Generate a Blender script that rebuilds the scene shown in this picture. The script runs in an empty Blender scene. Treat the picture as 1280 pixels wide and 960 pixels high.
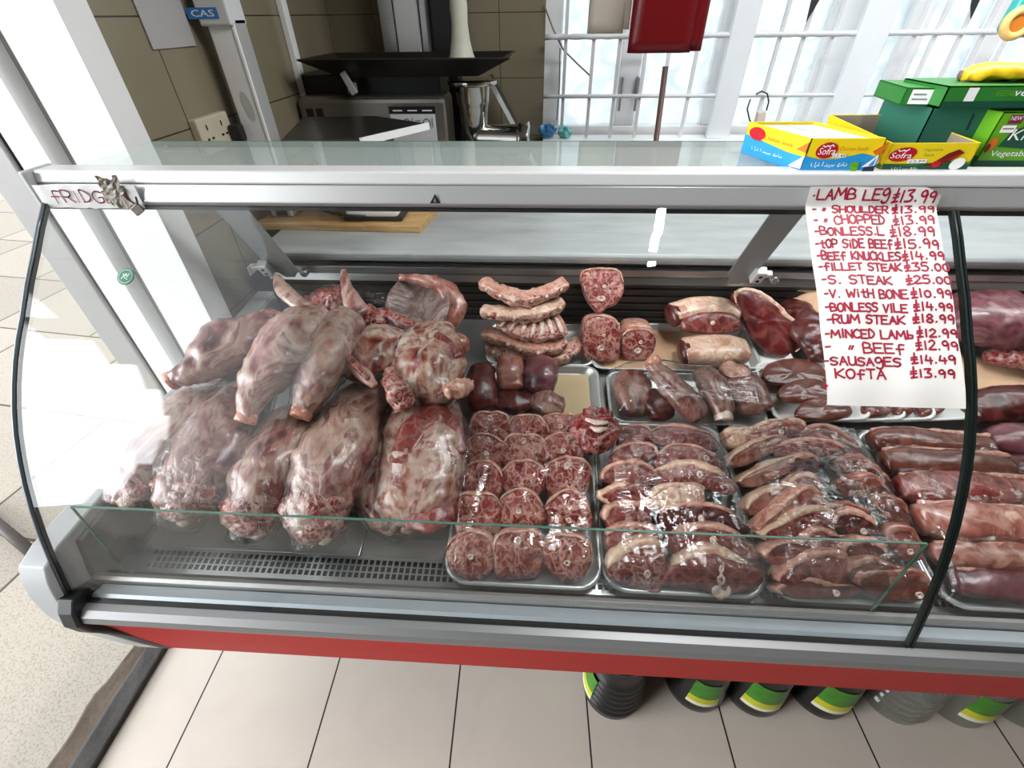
import bpy, bmesh, math, random
from mathutils import Vector, Matrix, noise as mnoise
random.seed(7)
S = bpy.context.scene
COL = S.collection
V = Vector
# ------------------------------------------------------------------ camera
FPX = 568.9
YAW, PITCH, ROLL = math.radians(3.832), math.radians(39.106), math.radians(0.856)
CAM = V((0, 0, 1.5))
_r = V((math.cos(YAW), math.sin(YAW), 0))
_f = V((-math.sin(YAW) * math.cos(PITCH), math.cos(YAW) * math.cos(PITCH), -math.sin(PITCH)))
_d = _f.cross(_r)
C_R = math.cos(ROLL) * _r + math.sin(ROLL) * _d
C_D = -math.sin(ROLL) * _r + math.cos(ROLL) * _d
cd = bpy.data.cameras.new('camera')
cam = bpy.data.objects.new('camera', cd)
COL.objects.link(cam)
cd.sensor_fit = 'HORIZONTAL'; cd.sensor_width = 36.0
cd.lens = 36.0 * FPX / 1280.0
cd.clip_start = 0.01; cd.clip_end = 200
M3 = Matrix((C_R, -C_D, -_f)).transposed()
cam.matrix_world = Matrix.Translation(CAM) @ M3.to_4x4()
S.camera = cam
# ------------------------------------------------------------------ world, sun, lamps, exposure
SKY, GLARE = 1.5, 11.0
W = bpy.data.worlds.new('daylight'); S.world = W; W.use_nodes = True
wn = W.node_tree.nodes; wl = W.node_tree.links
bg = wn['Background']
tcw = wn.new('ShaderNodeTexCoord'); nzw = wn.new('ShaderNodeTexNoise'); rpw = wn.new('ShaderNodeValToRGB')
nzw.inputs['Scale'].default_value = 2.2; nzw.inputs['Detail'].default_value = 4
rpw.color_ramp.elements[0].position = .35; rpw.color_ramp.elements[0].color = (.80, .90, 1.0, 1)
rpw.color_ramp.elements[1].position = .65; rpw.color_ramp.elements[1].color = (1.0, 1.0, 1.0, 1)
wl.new(tcw.outputs['Generated'], nzw.inputs['Vector']); wl.new(nzw.outputs['Fac'], rpw.inputs['Fac']); wl.new(rpw.outputs['Color'], bg.inputs['Color'])
# hazy daylight: an even sky with a glaring low patch over the far end of the street (azimuth -157, just above the horizon)
def _wm(op, *a):
    q = wn.new('ShaderNodeMath'); q.operation = op
    for i, v in enumerate(a):
        if isinstance(v, (int, float)): q.inputs[i].default_value = v
        else: wl.new(v, q.inputs[i])
    return q.outputs[0]
dtw = wn.new('ShaderNodeVectorMath'); dtw.operation = 'DOT_PRODUCT'; wl.new(tcw.outputs['Generated'], dtw.inputs[0])
_az, _el = math.radians(-157), math.radians(9)
dtw.inputs[1].default_value = (math.cos(_az) * math.cos(_el), math.sin(_az) * math.cos(_el), math.sin(_el))
mrw = wn.new('ShaderNodeMapRange'); mrw.interpolation_type = 'SMOOTHSTEP'
mrw.inputs['From Min'].default_value = math.cos(math.radians(26.0)); mrw.inputs['From Max'].default_value = math.cos(math.radians(25.4))
mrw.inputs['To Min'].default_value = SKY; mrw.inputs['To Max'].default_value = GLARE
wl.new(dtw.outputs['Value'], mrw.inputs['Value']); wl.new(mrw.outputs['Result'], bg.inputs['Strength'])
sd = bpy.data.lights.new('sun', 'SUN'); sd.energy = 0.5; sd.angle = math.radians(1.2); sd.color = (1, .95, .86)
so = bpy.data.objects.new('sun', sd); COL.objects.link(so)
so.rotation_euler = V((-0.06, 0.45, -0.88)).to_track_quat('-Z', 'Y').to_euler()
def lamp_or_fill(x, y, power, sx, sy, z=2.52, col=(.97, .98, 1.0)):
    l = bpy.data.lights.new('tube_or_fill_light', 'AREA'); l.shape = 'RECTANGLE'; l.size = sx; l.size_y = sy
    l.energy = power; l.color = col
    o = bpy.data.objects.new('tube_or_fill_light', l); COL.objects.link(o); o.location = (x, y, z)
lamp_or_fill(.485, .53, 9.0, .035, .62, 2.50)         # short tube over the counter
lamp_or_fill(1.0, .86, 20, 1.3, .26)           # unseen panel added above the counter for film glare and brighter meat
lamp_or_fill(1.2, 1.45, 12, 1.7, .34)               # unseen panels added over the staff aisle to brighten the window side
lamp_or_fill(2.4, 1.40, 12, 1.1, .34)
S.view_settings.view_transform = 'Standard'; S.view_settings.look = 'None'
S.view_settings.exposure = 0.22; S.view_settings.gamma = 1.0
S.view_settings.use_curve_mapping = False
try:
    cy = S.cycles
    cy.max_bounces = 8; cy.diffuse_bounces = 3; cy.glossy_bounces = 4; cy.transmission_bounces = 6; cy.transparent_max_bounces = 28
    cy.caustics_reflective = False; cy.caustics_refractive = False; cy.sample_clamp_indirect = 4.0
    cy.use_denoising = True
except Exception:
    pass
# ------------------------------------------------------------------ pixel <-> place helpers (1280x960 frame)
def ray(px, py): return C_R * ((px - 640) / FPX) + C_D * ((py - 480) / FPX) + _f
def onx(px, py, c): d = ray(px, py); return CAM + d * (c / d.x)
def ony(px, py, c): d = ray(px, py); return CAM + d * (c / d.y)
def onz(px, py, c): d = ray(px, py); return CAM + d * ((c - 1.5) / d.z)
DZ0, DY0, DS = .645, .42, .17
def deckz(y): return DZ0 + DS * (y - DY0)
def dk(px, py, h=0.0):
    d = ray(px, py); t = (DZ0 - DS * DY0 + h - 1.5) / (d.z - DS * d.y); return CAM + d * t
def depth(p): return (p - CAM).dot(_f)
def proj(p):
    v = p - CAM; w = v.dot(_f); return (640 + FPX * v.dot(C_R) / w, 480 + FPX * v.dot(C_D) / w)
DN = V((0, -DS, 1)).normalized()      # normal of the sloping display deck
# ------------------------------------------------------------------ colour and material helpers
def lin(c):
    if isinstance(c, str):
        c = [int(c[i:i + 2], 16) for i in (0, 2, 4)]
    return tuple((v / 255 / 12.92) if v / 255 <= .04045 else ((v / 255 + .055) / 1.055) ** 2.4 for v in c) + (1,)
MATS = {}
def newmat(name):
    m = bpy.data.materials.new(name); m.use_nodes = True
    return m, m.node_tree.nodes, m.node_tree.links, m.node_tree.nodes['Principled BSDF']
def plain(name, col, rough=.5, metal=0.0, spec=.5, var=0.06, scale=14, bump=0.0, coat=0, stretch=(1, 1, 1), bscale=None, detail=5):
    """one colour with faint procedural variation and wear"""
    if name in MATS: return MATS[name]
    m, n, l, b = newmat(name)
    tc = n.new('ShaderNodeTexCoord'); mp = n.new('ShaderNodeMapping'); nz = n.new('ShaderNodeTexNoise')
    mp.inputs['Scale'].default_value = stretch
    nz.inputs['Scale'].default_value = scale; nz.inputs['Detail'].default_value = detail
    l.new(tc.outputs['Object'], mp.inputs['Vector']); l.new(mp.outputs['Vector'], nz.inputs['Vector'])
    c = lin(col); mx = n.new('ShaderNodeMix'); mx.data_type = 'RGBA'
    mx.inputs['A'].default_value = tuple(v * (1 - var * 2) for v in c[:3]) + (1,)
    mx.inputs['B'].default_value = tuple(min(1, v * (1 + var)) for v in c[:3]) + (1,)
    l.new(nz.outputs['Fac'], mx.inputs['Factor']); l.new(mx.outputs['Result'], b.inputs['Base Color'])
    b.inputs['Roughness'].default_value = rough; b.inputs['Metallic'].default_value = metal
    b.inputs['Specular IOR Level'].default_value = spec
    if coat: b.inputs['Coat Weight'].default_value = coat; b.inputs['Coat Roughness'].default_value = .08
    if bump:
        bp = n.new('ShaderNodeBump'); bp.inputs['Strength'].default_value = bump; bp.inputs['Distance'].default_value = .004
        if bscale:
            n2 = n.new('ShaderNodeTexNoise'); n2.inputs['Scale'].default_value = bscale; n2.inputs['Detail'].default_value = 6
            l.new(mp.outputs['Vector'], n2.inputs['Vector']); l.new(n2.outputs['Fac'], bp.inputs['Height'])
        else: l.new(nz.outputs['Fac'], bp.inputs['Height'])
        l.new(bp.outputs['Normal'], b.inputs['Normal'])
    MATS[name] = m; return m
def glassy(name, tint=(1, 1, 1), ior=1.5, rough=0.0, wr=0.0, wscale=30, boost=1.0, haze=0.0, hazecol=(1, 1, 1), stretch=(1, 1, 1)):
    """thin clear sheet: what lies behind it plus a Fresnel reflection, wrinkled by noise where asked"""
    if name in MATS: return MATS[name]
    m, n, l, b = newmat(name); n.remove(b); out = n['Material Output']
    tr = n.new('ShaderNodeBsdfTransparent'); tr.inputs['Color'].default_value = tuple(tint) + (1,)
    gl = n.new('ShaderNodeBsdfGlossy'); gl.inputs['Roughness'].default_value = rough
    # Schlick reflectance from the angle between surface and view, the same from both sides of the sheet
    ge = n.new('ShaderNodeNewGeometry'); dt = n.new('ShaderNodeVectorMath'); dt.operation = 'DOT_PRODUCT'
    l.new(ge.outputs['Normal'], dt.inputs[0]); l.new(ge.outputs['Incoming'], dt.inputs[1])
    def mth(op, a, c=None):
        q = n.new('ShaderNodeMath'); q.operation = op
        for i, w in enumerate((a, c)):
            if w is None: continue
            if isinstance(w, (int, float)): q.inputs[i].default_value = w
            else: l.new(w, q.inputs[i])
        return q.outputs[0]
    f0 = ((ior - 1) / (ior + 1)) ** 2
    sch = mth('ADD', mth('MULTIPLY', mth('POWER', mth('SUBTRACT', 1.0, mth('MINIMUM', mth('ABSOLUTE', dt.outputs['Value']), 1.0)), 5.0), 1 - f0), f0)
    mx = n.new('ShaderNodeMixShader')
    ml = n.new('ShaderNodeMath'); ml.operation = 'MULTIPLY'; ml.inputs[1].default_value = boost; ml.use_clamp = True
    l.new(sch, ml.inputs[0]); l.new(ml.outputs[0], mx.inputs['Fac'])
    l.new(tr.outputs[0], mx.inputs[1]); l.new(gl.outputs[0], mx.inputs[2])
    last = mx
    if haze:
        df = n.new('ShaderNodeBsdfDiffuse'); df.inputs['Color'].default_value = tuple(hazecol) + (1,)
        m2 = n.new('ShaderNodeMixShader'); m2.inputs['Fac'].default_value = haze
        l.new(mx.outputs[0], m2.inputs[1]); l.new(df.outputs[0], m2.inputs[2]); last = m2
    l.new(last.outputs[0], out.inputs['Surface'])
    if wr:
        tc = n.new('ShaderNodeTexCoord'); mp = n.new('ShaderNodeMapping'); mp.inputs['Scale'].default_value = stretch
        nz = n.new('ShaderNodeTexNoise'); nz.inputs['Scale'].default_value = wscale; nz.inputs['Detail'].default_value = 4; nz.inputs['Distortion'].default_value = .6
        bp = n.new('ShaderNodeBump'); bp.inputs['Strength'].default_value = wr; bp.inputs['Distance'].default_value = .01
        l.new(tc.outputs['Object'], mp.inputs['Vector']); l.new(mp.outputs['Vector'], nz.inputs['Vector']); l.new(nz.outputs['Fac'], bp.inputs['Height'])
        l.new(bp.outputs['Normal'], gl.inputs['Normal']); l.new(bp.outputs['Normal'], dt.inputs[0])
    MATS[name] = m; return m
def meat(name, cols, scale=16, seam=0.0, seam_scale=22, seamcol='D9B7A4', rough=.32, coat=.35, stretch=(1, 1, 1), bump=.35, streak=0.0, rich=1.12):
    """raw meat: noise-mixed lean and fat colours, thin pale seams between muscles, damp gloss"""
    if name in MATS: return MATS[name]
    m, n, l, b = newmat(name)
    tc = n.new('ShaderNodeTexCoord'); oi = n.new('ShaderNodeObjectInfo'); ad = n.new('ShaderNodeVectorMath'); ad.operation = 'ADD'
    ms = n.new('ShaderNodeVectorMath'); ms.operation = 'SCALE'; ms.inputs[0].default_value = (7.3, 3.1, 5.7)
    l.new(oi.outputs['Random'], ms.inputs['Scale'])
    l.new(tc.outputs['Object'], ad.inputs[0]); l.new(ms.outputs[0], ad.inputs[1])
    mp = n.new('ShaderNodeMapping'); mp.inputs['Scale'].default_value = stretch; l.new(ad.outputs[0], mp.inputs['Vector'])
    nz = n.new('ShaderNodeTexNoise'); nz.inputs['Scale'].default_value = scale; nz.inputs['Detail'].default_value = 7
    nz.inputs['Roughness'].default_value = .58; nz.inputs['Distortion'].default_value = .7
    l.new(mp.outputs['Vector'], nz.inputs['Vector'])
    rp = n.new('ShaderNodeValToRGB'); e = rp.color_ramp.elements
    k = len(cols)
    for i in range(k - 2): e.new(.5)
    for i, c in enumerate(cols):
        e[i].position = .36 + .28 * i / (k - 1); c4 = lin(c); gy = sum(c4[:3]) / 3; e[i].color = tuple(max(0, min(1, gy + (v - gy) * rich)) for v in c4[:3]) + (1,)
    l.new(nz.outputs['Fac'], rp.inputs['Fac']); colout = rp.outputs['Color']
    if streak:
        n3 = n.new('ShaderNodeTexNoise'); n3.inputs['Scale'].default_value = scale * 1.3; n3.inputs['Detail'].default_value = 3; n3.inputs['Distortion'].default_value = 1.5
        mp3 = n.new('ShaderNodeMapping'); mp3.inputs['Scale'].default_value = (2.2, .8, 1.6); mp3.inputs['Rotation'].default_value = (.3, .5, .6); l.new(ad.outputs[0], mp3.inputs['Vector'])
        l.new(mp3.outputs['Vector'], n3.inputs['Vector'])
        r3 = n.new('ShaderNodeValToRGB'); r3.color_ramp.elements[0].position = .53; r3.color_ramp.elements[0].color = (0, 0, 0, 1); r3.color_ramp.elements[1].position = .66
        r3.color_ramp.elements[1].color = (streak, streak, streak, 1)
        l.new(n3.outputs['Fac'], r3.inputs['Fac'])
        mx3 = n.new('ShaderNodeMix'); mx3.data_type = 'RGBA'; l.new(r3.outputs['Color'], mx3.inputs['Factor']); l.new(colout, mx3.inputs['A']); mx3.inputs['B'].default_value = lin(seamcol)
        colout = mx3.outputs['Result']
    if seam:
        n2 = n.new('ShaderNodeTexNoise'); n2.inputs['Scale'].default_value = seam_scale * .8; n2.inputs['Detail'].default_value = 2
        l.new(ad.outputs[0], n2.inputs['Vector'])
        sc = n.new('ShaderNodeVectorMath'); sc.operation = 'MULTIPLY_ADD'; sc.inputs[1].default_value = (.085, .085, .085)
        l.new(n2.outputs['Color'], sc.inputs[0]); l.new(ad.outputs[0], sc.inputs[2])
        vo = n.new('ShaderNodeTexVoronoi'); vo.feature = 'DISTANCE_TO_EDGE'; vo.inputs['Scale'].default_value = seam_scale
        l.new(sc.outputs[0], vo.inputs['Vector'])
        rp2 = n.new('ShaderNodeValToRGB'); rp2.color_ramp.elements[0].position = .0; rp2.color_ramp.elements[0].color = (seam, seam, seam, 1)
        rp2.color_ramp.elements[1].position = .13; rp2.color_ramp.elements[1].color = (0, 0, 0, 1)
        l.new(vo.outputs['Distance'], rp2.inputs['Fac'])
        mx = n.new('ShaderNodeMix'); mx.data_type = 'RGBA'; l.new(rp2.outputs['Color'], mx.inputs['Factor']); l.new(colout, mx.inputs['A']); mx.inputs['B'].default_value = lin(seamcol)
        colout = mx.outputs['Result']
    l.new(colout, b.inputs['Base Color'])
    b.inputs['Roughness'].default_value = rough; b.inputs['Coat Weight'].default_value = coat; b.inputs['Coat Roughness'].default_value = .12
    bp = n.new('ShaderNodeBump'); bp.inputs['Strength'].default_value = bump; bp.inputs['Distance'].default_value = .006
    l.new(nz.outputs['Fac'], bp.inputs['Height']); l.new(bp.outputs['Normal'], b.inputs['Normal']); l.new(bp.outputs['Normal'], b.inputs['Coat Normal'])
    MATS[name] = m; return m
# ------------------------------------------------------------------ object helpers
def tag(o, label=None, cat=None, group=None, kind=None):
    if label: o['label'] = label
    if cat: o['category'] = cat
    if group: o['group'] = group
    if kind: o['kind'] = kind
    return o
def thing(name, label, cat, loc=(0, 0, 0), group=None):
    o = bpy.data.objects.new(name, None); COL.objects.link(o); o.location = loc; o.empty_display_size = .05
    return tag(o, label, cat, group)
def base(o):
    p = V((0, 0, 0))
    while o is not None: p = p + o.location; o = o.parent
    return p
class MB:
    """collects shapes in place coordinates; build() links them as ONE mesh object under its parent"""
    def __init__(s): s.v = []; s.f = []; s.m = []; s.mi = 0
    def add(s, vs, fs, mi=None):
        k = len(s.v); s.v += [V(p) for p in vs]
        for f in fs: s.f.append([i + k for i in f]); s.m.append(s.mi if mi is None else mi)
        return s
    def box(s, a, b, mi=None):
        (x0, y0, z0), (x1, y1, z1) = a, b
        s.add([(x0, y0, z0), (x1, y0, z0), (x1, y1, z0), (x0, y1, z0), (x0, y0, z1), (x1, y0, z1), (x1, y1, z1), (x0, y1, z1)],
              [(0, 3, 2, 1), (4, 5, 6, 7), (0, 1, 5, 4), (1, 2, 6, 5), (2, 3, 7, 6), (3, 0, 4, 7)], mi); return s
    def obox(s, c, ax, ay, az, mi=None):
        """box about centre c with half-extent vectors"""
        c = V(c); ax, ay, az = V(ax), V(ay), V(az)
        vs = [c + ax * i + ay * j + az * k for k in (-1, 1) for (i, j) in ((-1, -1), (1, -1), (1, 1), (-1, 1))]
        s.add(vs, [(0, 3, 2, 1), (4, 5, 6, 7), (0, 1, 5, 4), (1, 2, 6, 5), (2, 3, 7, 6), (3, 0, 4, 7)], mi); return s
    def bar(s, p, q, w, t, up=(0, 0, 1), mi=None):
        p, q = V(p), V(q); d = (q - p); L = d.length; d.normalize(); u = V(up); x = d.cross(u).normalized(); u2 = x.cross(d).normalized()
        return s.obox((p + q) / 2, x * w / 2, d * L / 2, u2 * t / 2, mi)
    def tube(s, pts, r, n=8, mi=None, caps=True):
        pts = [V(p) for p in pts]; k = len(pts); rs = r if isinstance(r, (list, tuple)) else [r] * k
        rings = []; prev = None
        for i, p in enumerate(pts):
            d = (pts[min(i + 1, k - 1)] - pts[max(i - 1, 0)]).normalized()
            if prev is None:
                a = d.cross(V((0, 0, 1)))
                if a.length < .1: a = d.cross(V((1, 0, 0)))
            else: a = prev - d * prev.dot(d)
            a.normalize(); prev = a; b = d.cross(a)
            rings.append([p + (a * math.cos(2 * math.pi * j / n) + b * math.sin(2 * math.pi * j / n)) * rs[i] for j in range(n)])
        return s.rings(rings, caps, mi)
    def rings(s, rings, caps=True, mi=None):
        n = len(rings[0]); vs = [p for r in rings for p in r]; fs = []
        for i in range(len(rings) - 1):
            for j in range(n):
                fs.append((i * n + j, i * n + (j + 1) % n, (i + 1) * n + (j + 1) % n, (i + 1) * n + j))
        if caps: fs += [tuple(reversed(range(n))), tuple(range((len(rings) - 1) * n, len(rings) * n))]
        return s.add(vs, fs, mi)
    def lathe(s, c, prof, n=24, mi=None, axis=(0, 0, 1), caps=True):
        ax = V(axis).normalized(); a = ax.cross(V((0, 1, 0)));
        if a.length < .1: a = ax.cross(V((1, 0, 0)))
        a.normalize(); b = ax.cross(a); c = V(c)
        return s.rings([[c + ax * z + (a * math.cos(2 * math.pi * j / n) + b * math.sin(2 * math.pi * j / n)) * r for j in range(n)] for r, z in prof], caps, mi)
    def prism(s, poly, off, mi=None):
        """flat polygon swept along a vector"""
        off = V(off); n = len(poly); a = [V(p) for p in poly]; b = [p + off for p in a]
        return s.add(a + b, [tuple(reversed(range(n))), tuple(range(n, 2 * n))] + [(i, (i + 1) % n, (i + 1) % n + n, i + n) for i in range(n)], mi)
    def grid(s, P, nu, nv, mi=None):
        vs = [P(i / nu, j / nv) for j in range(nv + 1) for i in range(nu + 1)]
        return s.add(vs, [(j * (nu + 1) + i, j * (nu + 1) + i + 1, (j + 1) * (nu + 1) + i + 1, (j + 1) * (nu + 1) + i) for j in range(nv) for i in range(nu)], mi)
    def build(s, name, mats, parent=None, smooth=False, bevel=0.0, seg=2, loc=None, sub=0, fix=True, solid=0.0):
        bpt = base(parent) if parent is not None else (V(loc) if loc is not None else V((0, 0, 0)))
        me = bpy.data.meshes.new(name); me.from_pydata([tuple(p - bpt) for p in s.v], [], s.f)
        if not isinstance(mats, (list, tuple)): mats = [mats]
        for m in mats: me.materials.append(m)
        for p, mi in zip(me.polygons, s.m): p.material_index = mi
        if fix:
            b = bmesh.new(); b.from_mesh(me); bmesh.ops.recalc_face_normals(b, faces=b.faces); b.to_mesh(me); b.free()
        if smooth:
            for p in me.polygons: p.use_smooth = True
        o = bpy.data.objects.new(name, me); COL.objects.link(o)
        if parent is not None: o.parent = parent
        else: o.location = bpt
        if solid:
            md = o.modifiers.new('thickness', 'SOLIDIFY'); md.thickness = solid; md.offset = 0
        if bevel:
            md = o.modifiers.new('bevel', 'BEVEL'); md.width = bevel; md.segments = seg; md.limit_method = 'ANGLE'; md.angle_limit = math.radians(40)
        if sub:
            md = o.modifiers.new('sub', 'SUBSURF'); md.levels = sub; md.render_levels = sub
        return o
def struct(name, mb, mat, **k):
    o = mb.build(name, mat, **k); o['kind'] = 'structure'; return o
def fbm(p, seed=0.0, f=1.0, o=3):
    a = 0; w = 1; q = V(p) * f + V((seed * 1.7, seed * 2.3, seed * 3.1))
    for i in range(o):
        a += w * mnoise.noise(q); q = q * 2.03; w *= .5
    return a
def crom(p0, p1, p2, p3, t):
    return .5 * ((2 * p1) + (p2 - p0) * t + (2 * p0 - 5 * p1 + 4 * p2 - p3) * t * t + (3 * p1 - p0 - 3 * p2 + p3) * t ** 3)
def spline(vals, m):
    """smooth resampling of a list (floats or Vectors) to m+1 entries"""
    k = len(vals) - 1; out = []
    for i in range(m + 1):
        u = i / m * k; j = min(int(u), k - 1); t = u - j
        a = vals[max(j - 1, 0)]; d = vals[min(j + 2, k)]
        out.append(crom(a, vals[j], vals[j + 1], d, t))
    return out
def loft(mb, P, A, B, n=22, m=22, up=None, amp=.004, f=14, seed=0.0, ex=2.2, mi=None, roundcap=True, twist=0.0):
    """organic body through centres P with half widths A (sideways) and B (upwards)"""
    P = spline([V(p) for p in P], m); A = spline(list(map(float, A)), m); B = spline(list(map(float, B)), m)
    up = V(up) if up is not None else DN
    rings = []
    for i, p in enumerate(P):
        d = (P[min(i + 1, m)] - P[max(i - 1, 0)]).normalized()
        x = d.cross(up).normalized(); u = x.cross(d).normalized()
        r = []
        for j in range(n):
            th = 2 * math.pi * j / n + twist * i / m
            c, s = math.cos(th), math.sin(th)
            cx = math.copysign(abs(c) ** (2 / ex), c); sx = math.copysign(abs(s) ** (2 / ex), s)
            q = p + x * cx * max(A[i], .001) + u * sx * max(B[i], .001)
            nr = (x * c + u * s)
            r.append(q + nr * (amp * fbm(q, seed, f) + amp * .55 * (abs(mnoise.noise(q * f * 2.1 + V((seed, seed * 2, 3)))) * 2 - .5) + amp * .2 * mnoise.noise(q * f * 7)))
        rings.append(r)
    if roundcap:
        for end in (0, -1):
            src = rings[end]; c = sum(src, V()) / n
            d = (P[0] - P[1]).normalized() if end == 0 else (P[-1] - P[-2]).normalized()
            e = min(A[end], B[end])
            caps = []
            for k2, (sc, oz) in enumerate(((.85, .22), (.55, .42), (.2, .5))):
                caps.append([c + (q - c) * sc + d * e * oz for q in src])
            if end == 0: rings = caps[::-1] + rings
            else: rings = rings + caps
    mb.rings(rings, True, mi); return rings
_TXT = {}
def text_mesh(s):
    """outline of printed lettering as flat mesh data (built-in face)"""
    if s in _TXT: return _TXT[s]
    cu = bpy.data.curves.new('t', 'FONT'); cu.body = s; cu.size = 1.0; cu.resolution_u = 2
    o = bpy.data.objects.new('t', cu); COL.objects.link(o)
    bpy.context.view_layer.update()
    me = bpy.data.meshes.new_from_object(o.evaluated_get(bpy.context.evaluated_depsgraph_get()))
    vs = [v.co.copy() for v in me.vertices]; fs = [tuple(p.vertices) for p in me.polygons]
    bpy.data.objects.remove(o); bpy.data.curves.remove(cu); bpy.data.meshes.remove(me)
    _TXT[s] = (vs, fs); return vs, fs
class Face:
    """printing on a flat face: origin, right and up unit vectors; sizes in metres"""
    def __init__(s, o, u, v, off=.0004): s.o = V(o); s.u = V(u).normalized(); s.v = V(v).normalized(); s.n = s.u.cross(s.v); s.off = off; s.mb = MB(); s.mats = []; s.k = 0
    def mi(s, m):
        if m not in s.mats: s.mats.append(m)
        return s.mats.index(m)
    def P(s, a, b): return s.o + s.u * a + s.v * b + s.n * (s.off * (1 + s.k * .5))
    def poly(s, pts, m): s.k += 1; s.mb.add([s.P(*p) for p in pts], [tuple(range(len(pts)))], s.mi(m)); return s
    def rect(s, a0, b0, a1, b1, m): return s.poly([(a0, b0), (a1, b0), (a1, b1), (a0, b1)], m)
    def ell(s, a, b, ra, rb, m, rot=0, n=28):
        c, q = math.cos(rot), math.sin(rot); pts = []
        for i in range(n):
            x, y = ra * math.cos(2 * math.pi * i / n), rb * math.sin(2 * math.pi * i / n); pts.append((a + x * c - y * q, b + x * q + y * c))
        return s.poly(pts, m)
    def text(s, t, a, b, h, m, w=None, slant=0.0, rot=0.0):
        vs, fs = text_mesh(t); s.k += 1
        if not vs: return s
        x0 = min(v.x for v in vs); x1 = max(v.x for v in vs); y0 = min(v.y for v in vs); y1 = max(v.y for v in vs)
        sy = h / max(y1 - y0, 1e-6); sx = (w / (x1 - x0)) if w else sy
        c, q = math.cos(rot), math.sin(rot); out = []
        for v in vs:
            x = (v.x - x0) * sx + (v.y - y0) * sy * slant; y = (v.y - y0) * sy; out.append(s.P(a + x * c - y * q, b + x * q + y * c))
        s.mb.add(out, fs, s.mi(m)); return s
    def stroke(s, pts, w, m):
        s.k += 1
        for (a, b) in zip(pts[:-1], pts[1:]):
            d = V((b[0] - a[0], b[1] - a[1], 0)); L = d.length
            if L < 1e-7: continue
            d /= L; n2 = V((-d.y, d.x, 0)) * w / 2; e = d * w * .3
            s.mb.add([s.P(a[0] - e.x + n2.x, a[1] - e.y + n2.y), s.P(a[0] - e.x - n2.x, a[1] - e.y - n2.y), s.P(b[0] + e.x - n2.x, b[1] + e.y - n2.y), s.P(b[0] + e.x + n2.x, b[1] + e.y + n2.y)], [(0, 1, 2, 3)], s.mi(m))
        return s
    def build(s, name, parent): return s.mb.build(name, s.mats, parent, fix=False)
# ------------------------------------------------------------------ the setting
def tile_mat(name, col, joint, sx, sy, ox, oy, ax, ay, jw, rough=.3, rot=0, var=.06, vein=0):
    m, n, l, b = newmat(name)
    tc = n.new('ShaderNodeTexCoord'); mp = n.new('ShaderNodeMapping'); mp.inputs['Rotation'].default_value = (0, 0, rot); l.new(tc.outputs['Object'], mp.inputs['Vector'])
    sp = n.new('ShaderNodeSeparateXYZ'); l.new(mp.outputs['Vector'], sp.inputs['Vector'])
    def mt(op, a, c=None):
        q = n.new('ShaderNodeMath'); q.operation = op
        for i, w in enumerate((a, c)):
            if w is None: continue
            if isinstance(w, (int, float)): q.inputs[i].default_value = w
            else: l.new(w, q.inputs[i])
        return q.outputs[0]
    def line(axis, size, off):
        f = mt('FRACT', mt('ADD', mt('DIVIDE', sp.outputs[axis], size), off))
        d = mt('MULTIPLY', mt('MINIMUM', f, mt('SUBTRACT', 1.0, f)), size)
        return mt('LESS_THAN', d, jw / 2)
    msk = mt('MAXIMUM', line(ax, sx, ox), line(ay, sy, oy))
    nz = n.new('ShaderNodeTexNoise'); nz.inputs['Scale'].default_value = 5; nz.inputs['Detail'].default_value = 8; nz.inputs['Distortion'].default_value = vein
    l.new(tc.outputs['Object'], nz.inputs['Vector'])
    c = lin(col); m1 = n.new('ShaderNodeMix'); m1.data_type = 'RGBA'
    m1.inputs['A'].default_value = tuple(v * (1 - 2 * var) for v in c[:3]) + (1,); m1.inputs['B'].default_value = tuple(min(1, v * (1 + var)) for v in c[:3]) + (1,)
    l.new(nz.outputs['Fac'], m1.inputs['Factor'])
    m2 = n.new('ShaderNodeMix'); m2.data_type = 'RGBA'; l.new(msk, m2.inputs['Factor']); l.new(m1.outputs['Result'], m2.inputs['A']); m2.inputs['B'].default_value = lin(joint)
    l.new(m2.outputs['Result'], b.inputs['Base Color']); b.inputs['Roughness'].default_value = rough
    bp = n.new('ShaderNodeBump'); bp.inputs['Strength'].default_value = .5; bp.inputs['Distance'].default_value = .002; bp.invert = True
    l.new(msk, bp.inputs['Height']); l.new(bp.outputs['Normal'], b.inputs['Normal'])
    return m
XW, YB = -.87, 2.32
T_FLOOR = tile_mat('floor_tiles', 'E8DACC', '2A211E', .3655, 1.2, 0.0, .35, 0, 1, .0045, rough=.38, rot=math.radians(-1.54), var=.05, vein=1.2)
# joints run through x = .171, y = .294 on the floor
_fx = .171 * math.cos(math.radians(1.54)) + .294 * math.sin(math.radians(1.54))
T_WALL = tile_mat('wall_tiles_back', '857C66', '4A4235', .255, .2165, (1 - ((-.185) / .255) % 1) % 1, (1 - (1.5055 / .2165) % 1) % 1, 0, 2, .003, rough=.22, var=.03)
T_WALLL = tile_mat('wall_tiles_left', '857C66', '332D25', .355, .2165, (1 - (1.225 / .355) % 1) % 1, (1 - (1.5055 / .2165) % 1) % 1, 1, 2, .003, rough=.22, var=.03)
for nd in T_FLOOR.node_tree.nodes:
    if nd.type == 'MAPPING': nd.inputs['Location'].default_value = (-_fx, 0, 0)
M_PLASTER = plain('white_plaster', 'E9E8E4', .6, var=.02)
M_CEIL = plain('ceiling_paint', '8E8B85', .7, var=.02)
M_DOORW = plain('white_frame', 'EDEDEB', .35, var=.02)
M_DOORG = plain('grey_frame_and_shade', 'A9A7A4', .4, var=.04)
M_BLACK = plain('black_rubber', '111213', .5, var=.1)
M_UPVC = plain('white_window_frame', 'F1F2F2', .3, var=.02)
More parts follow.
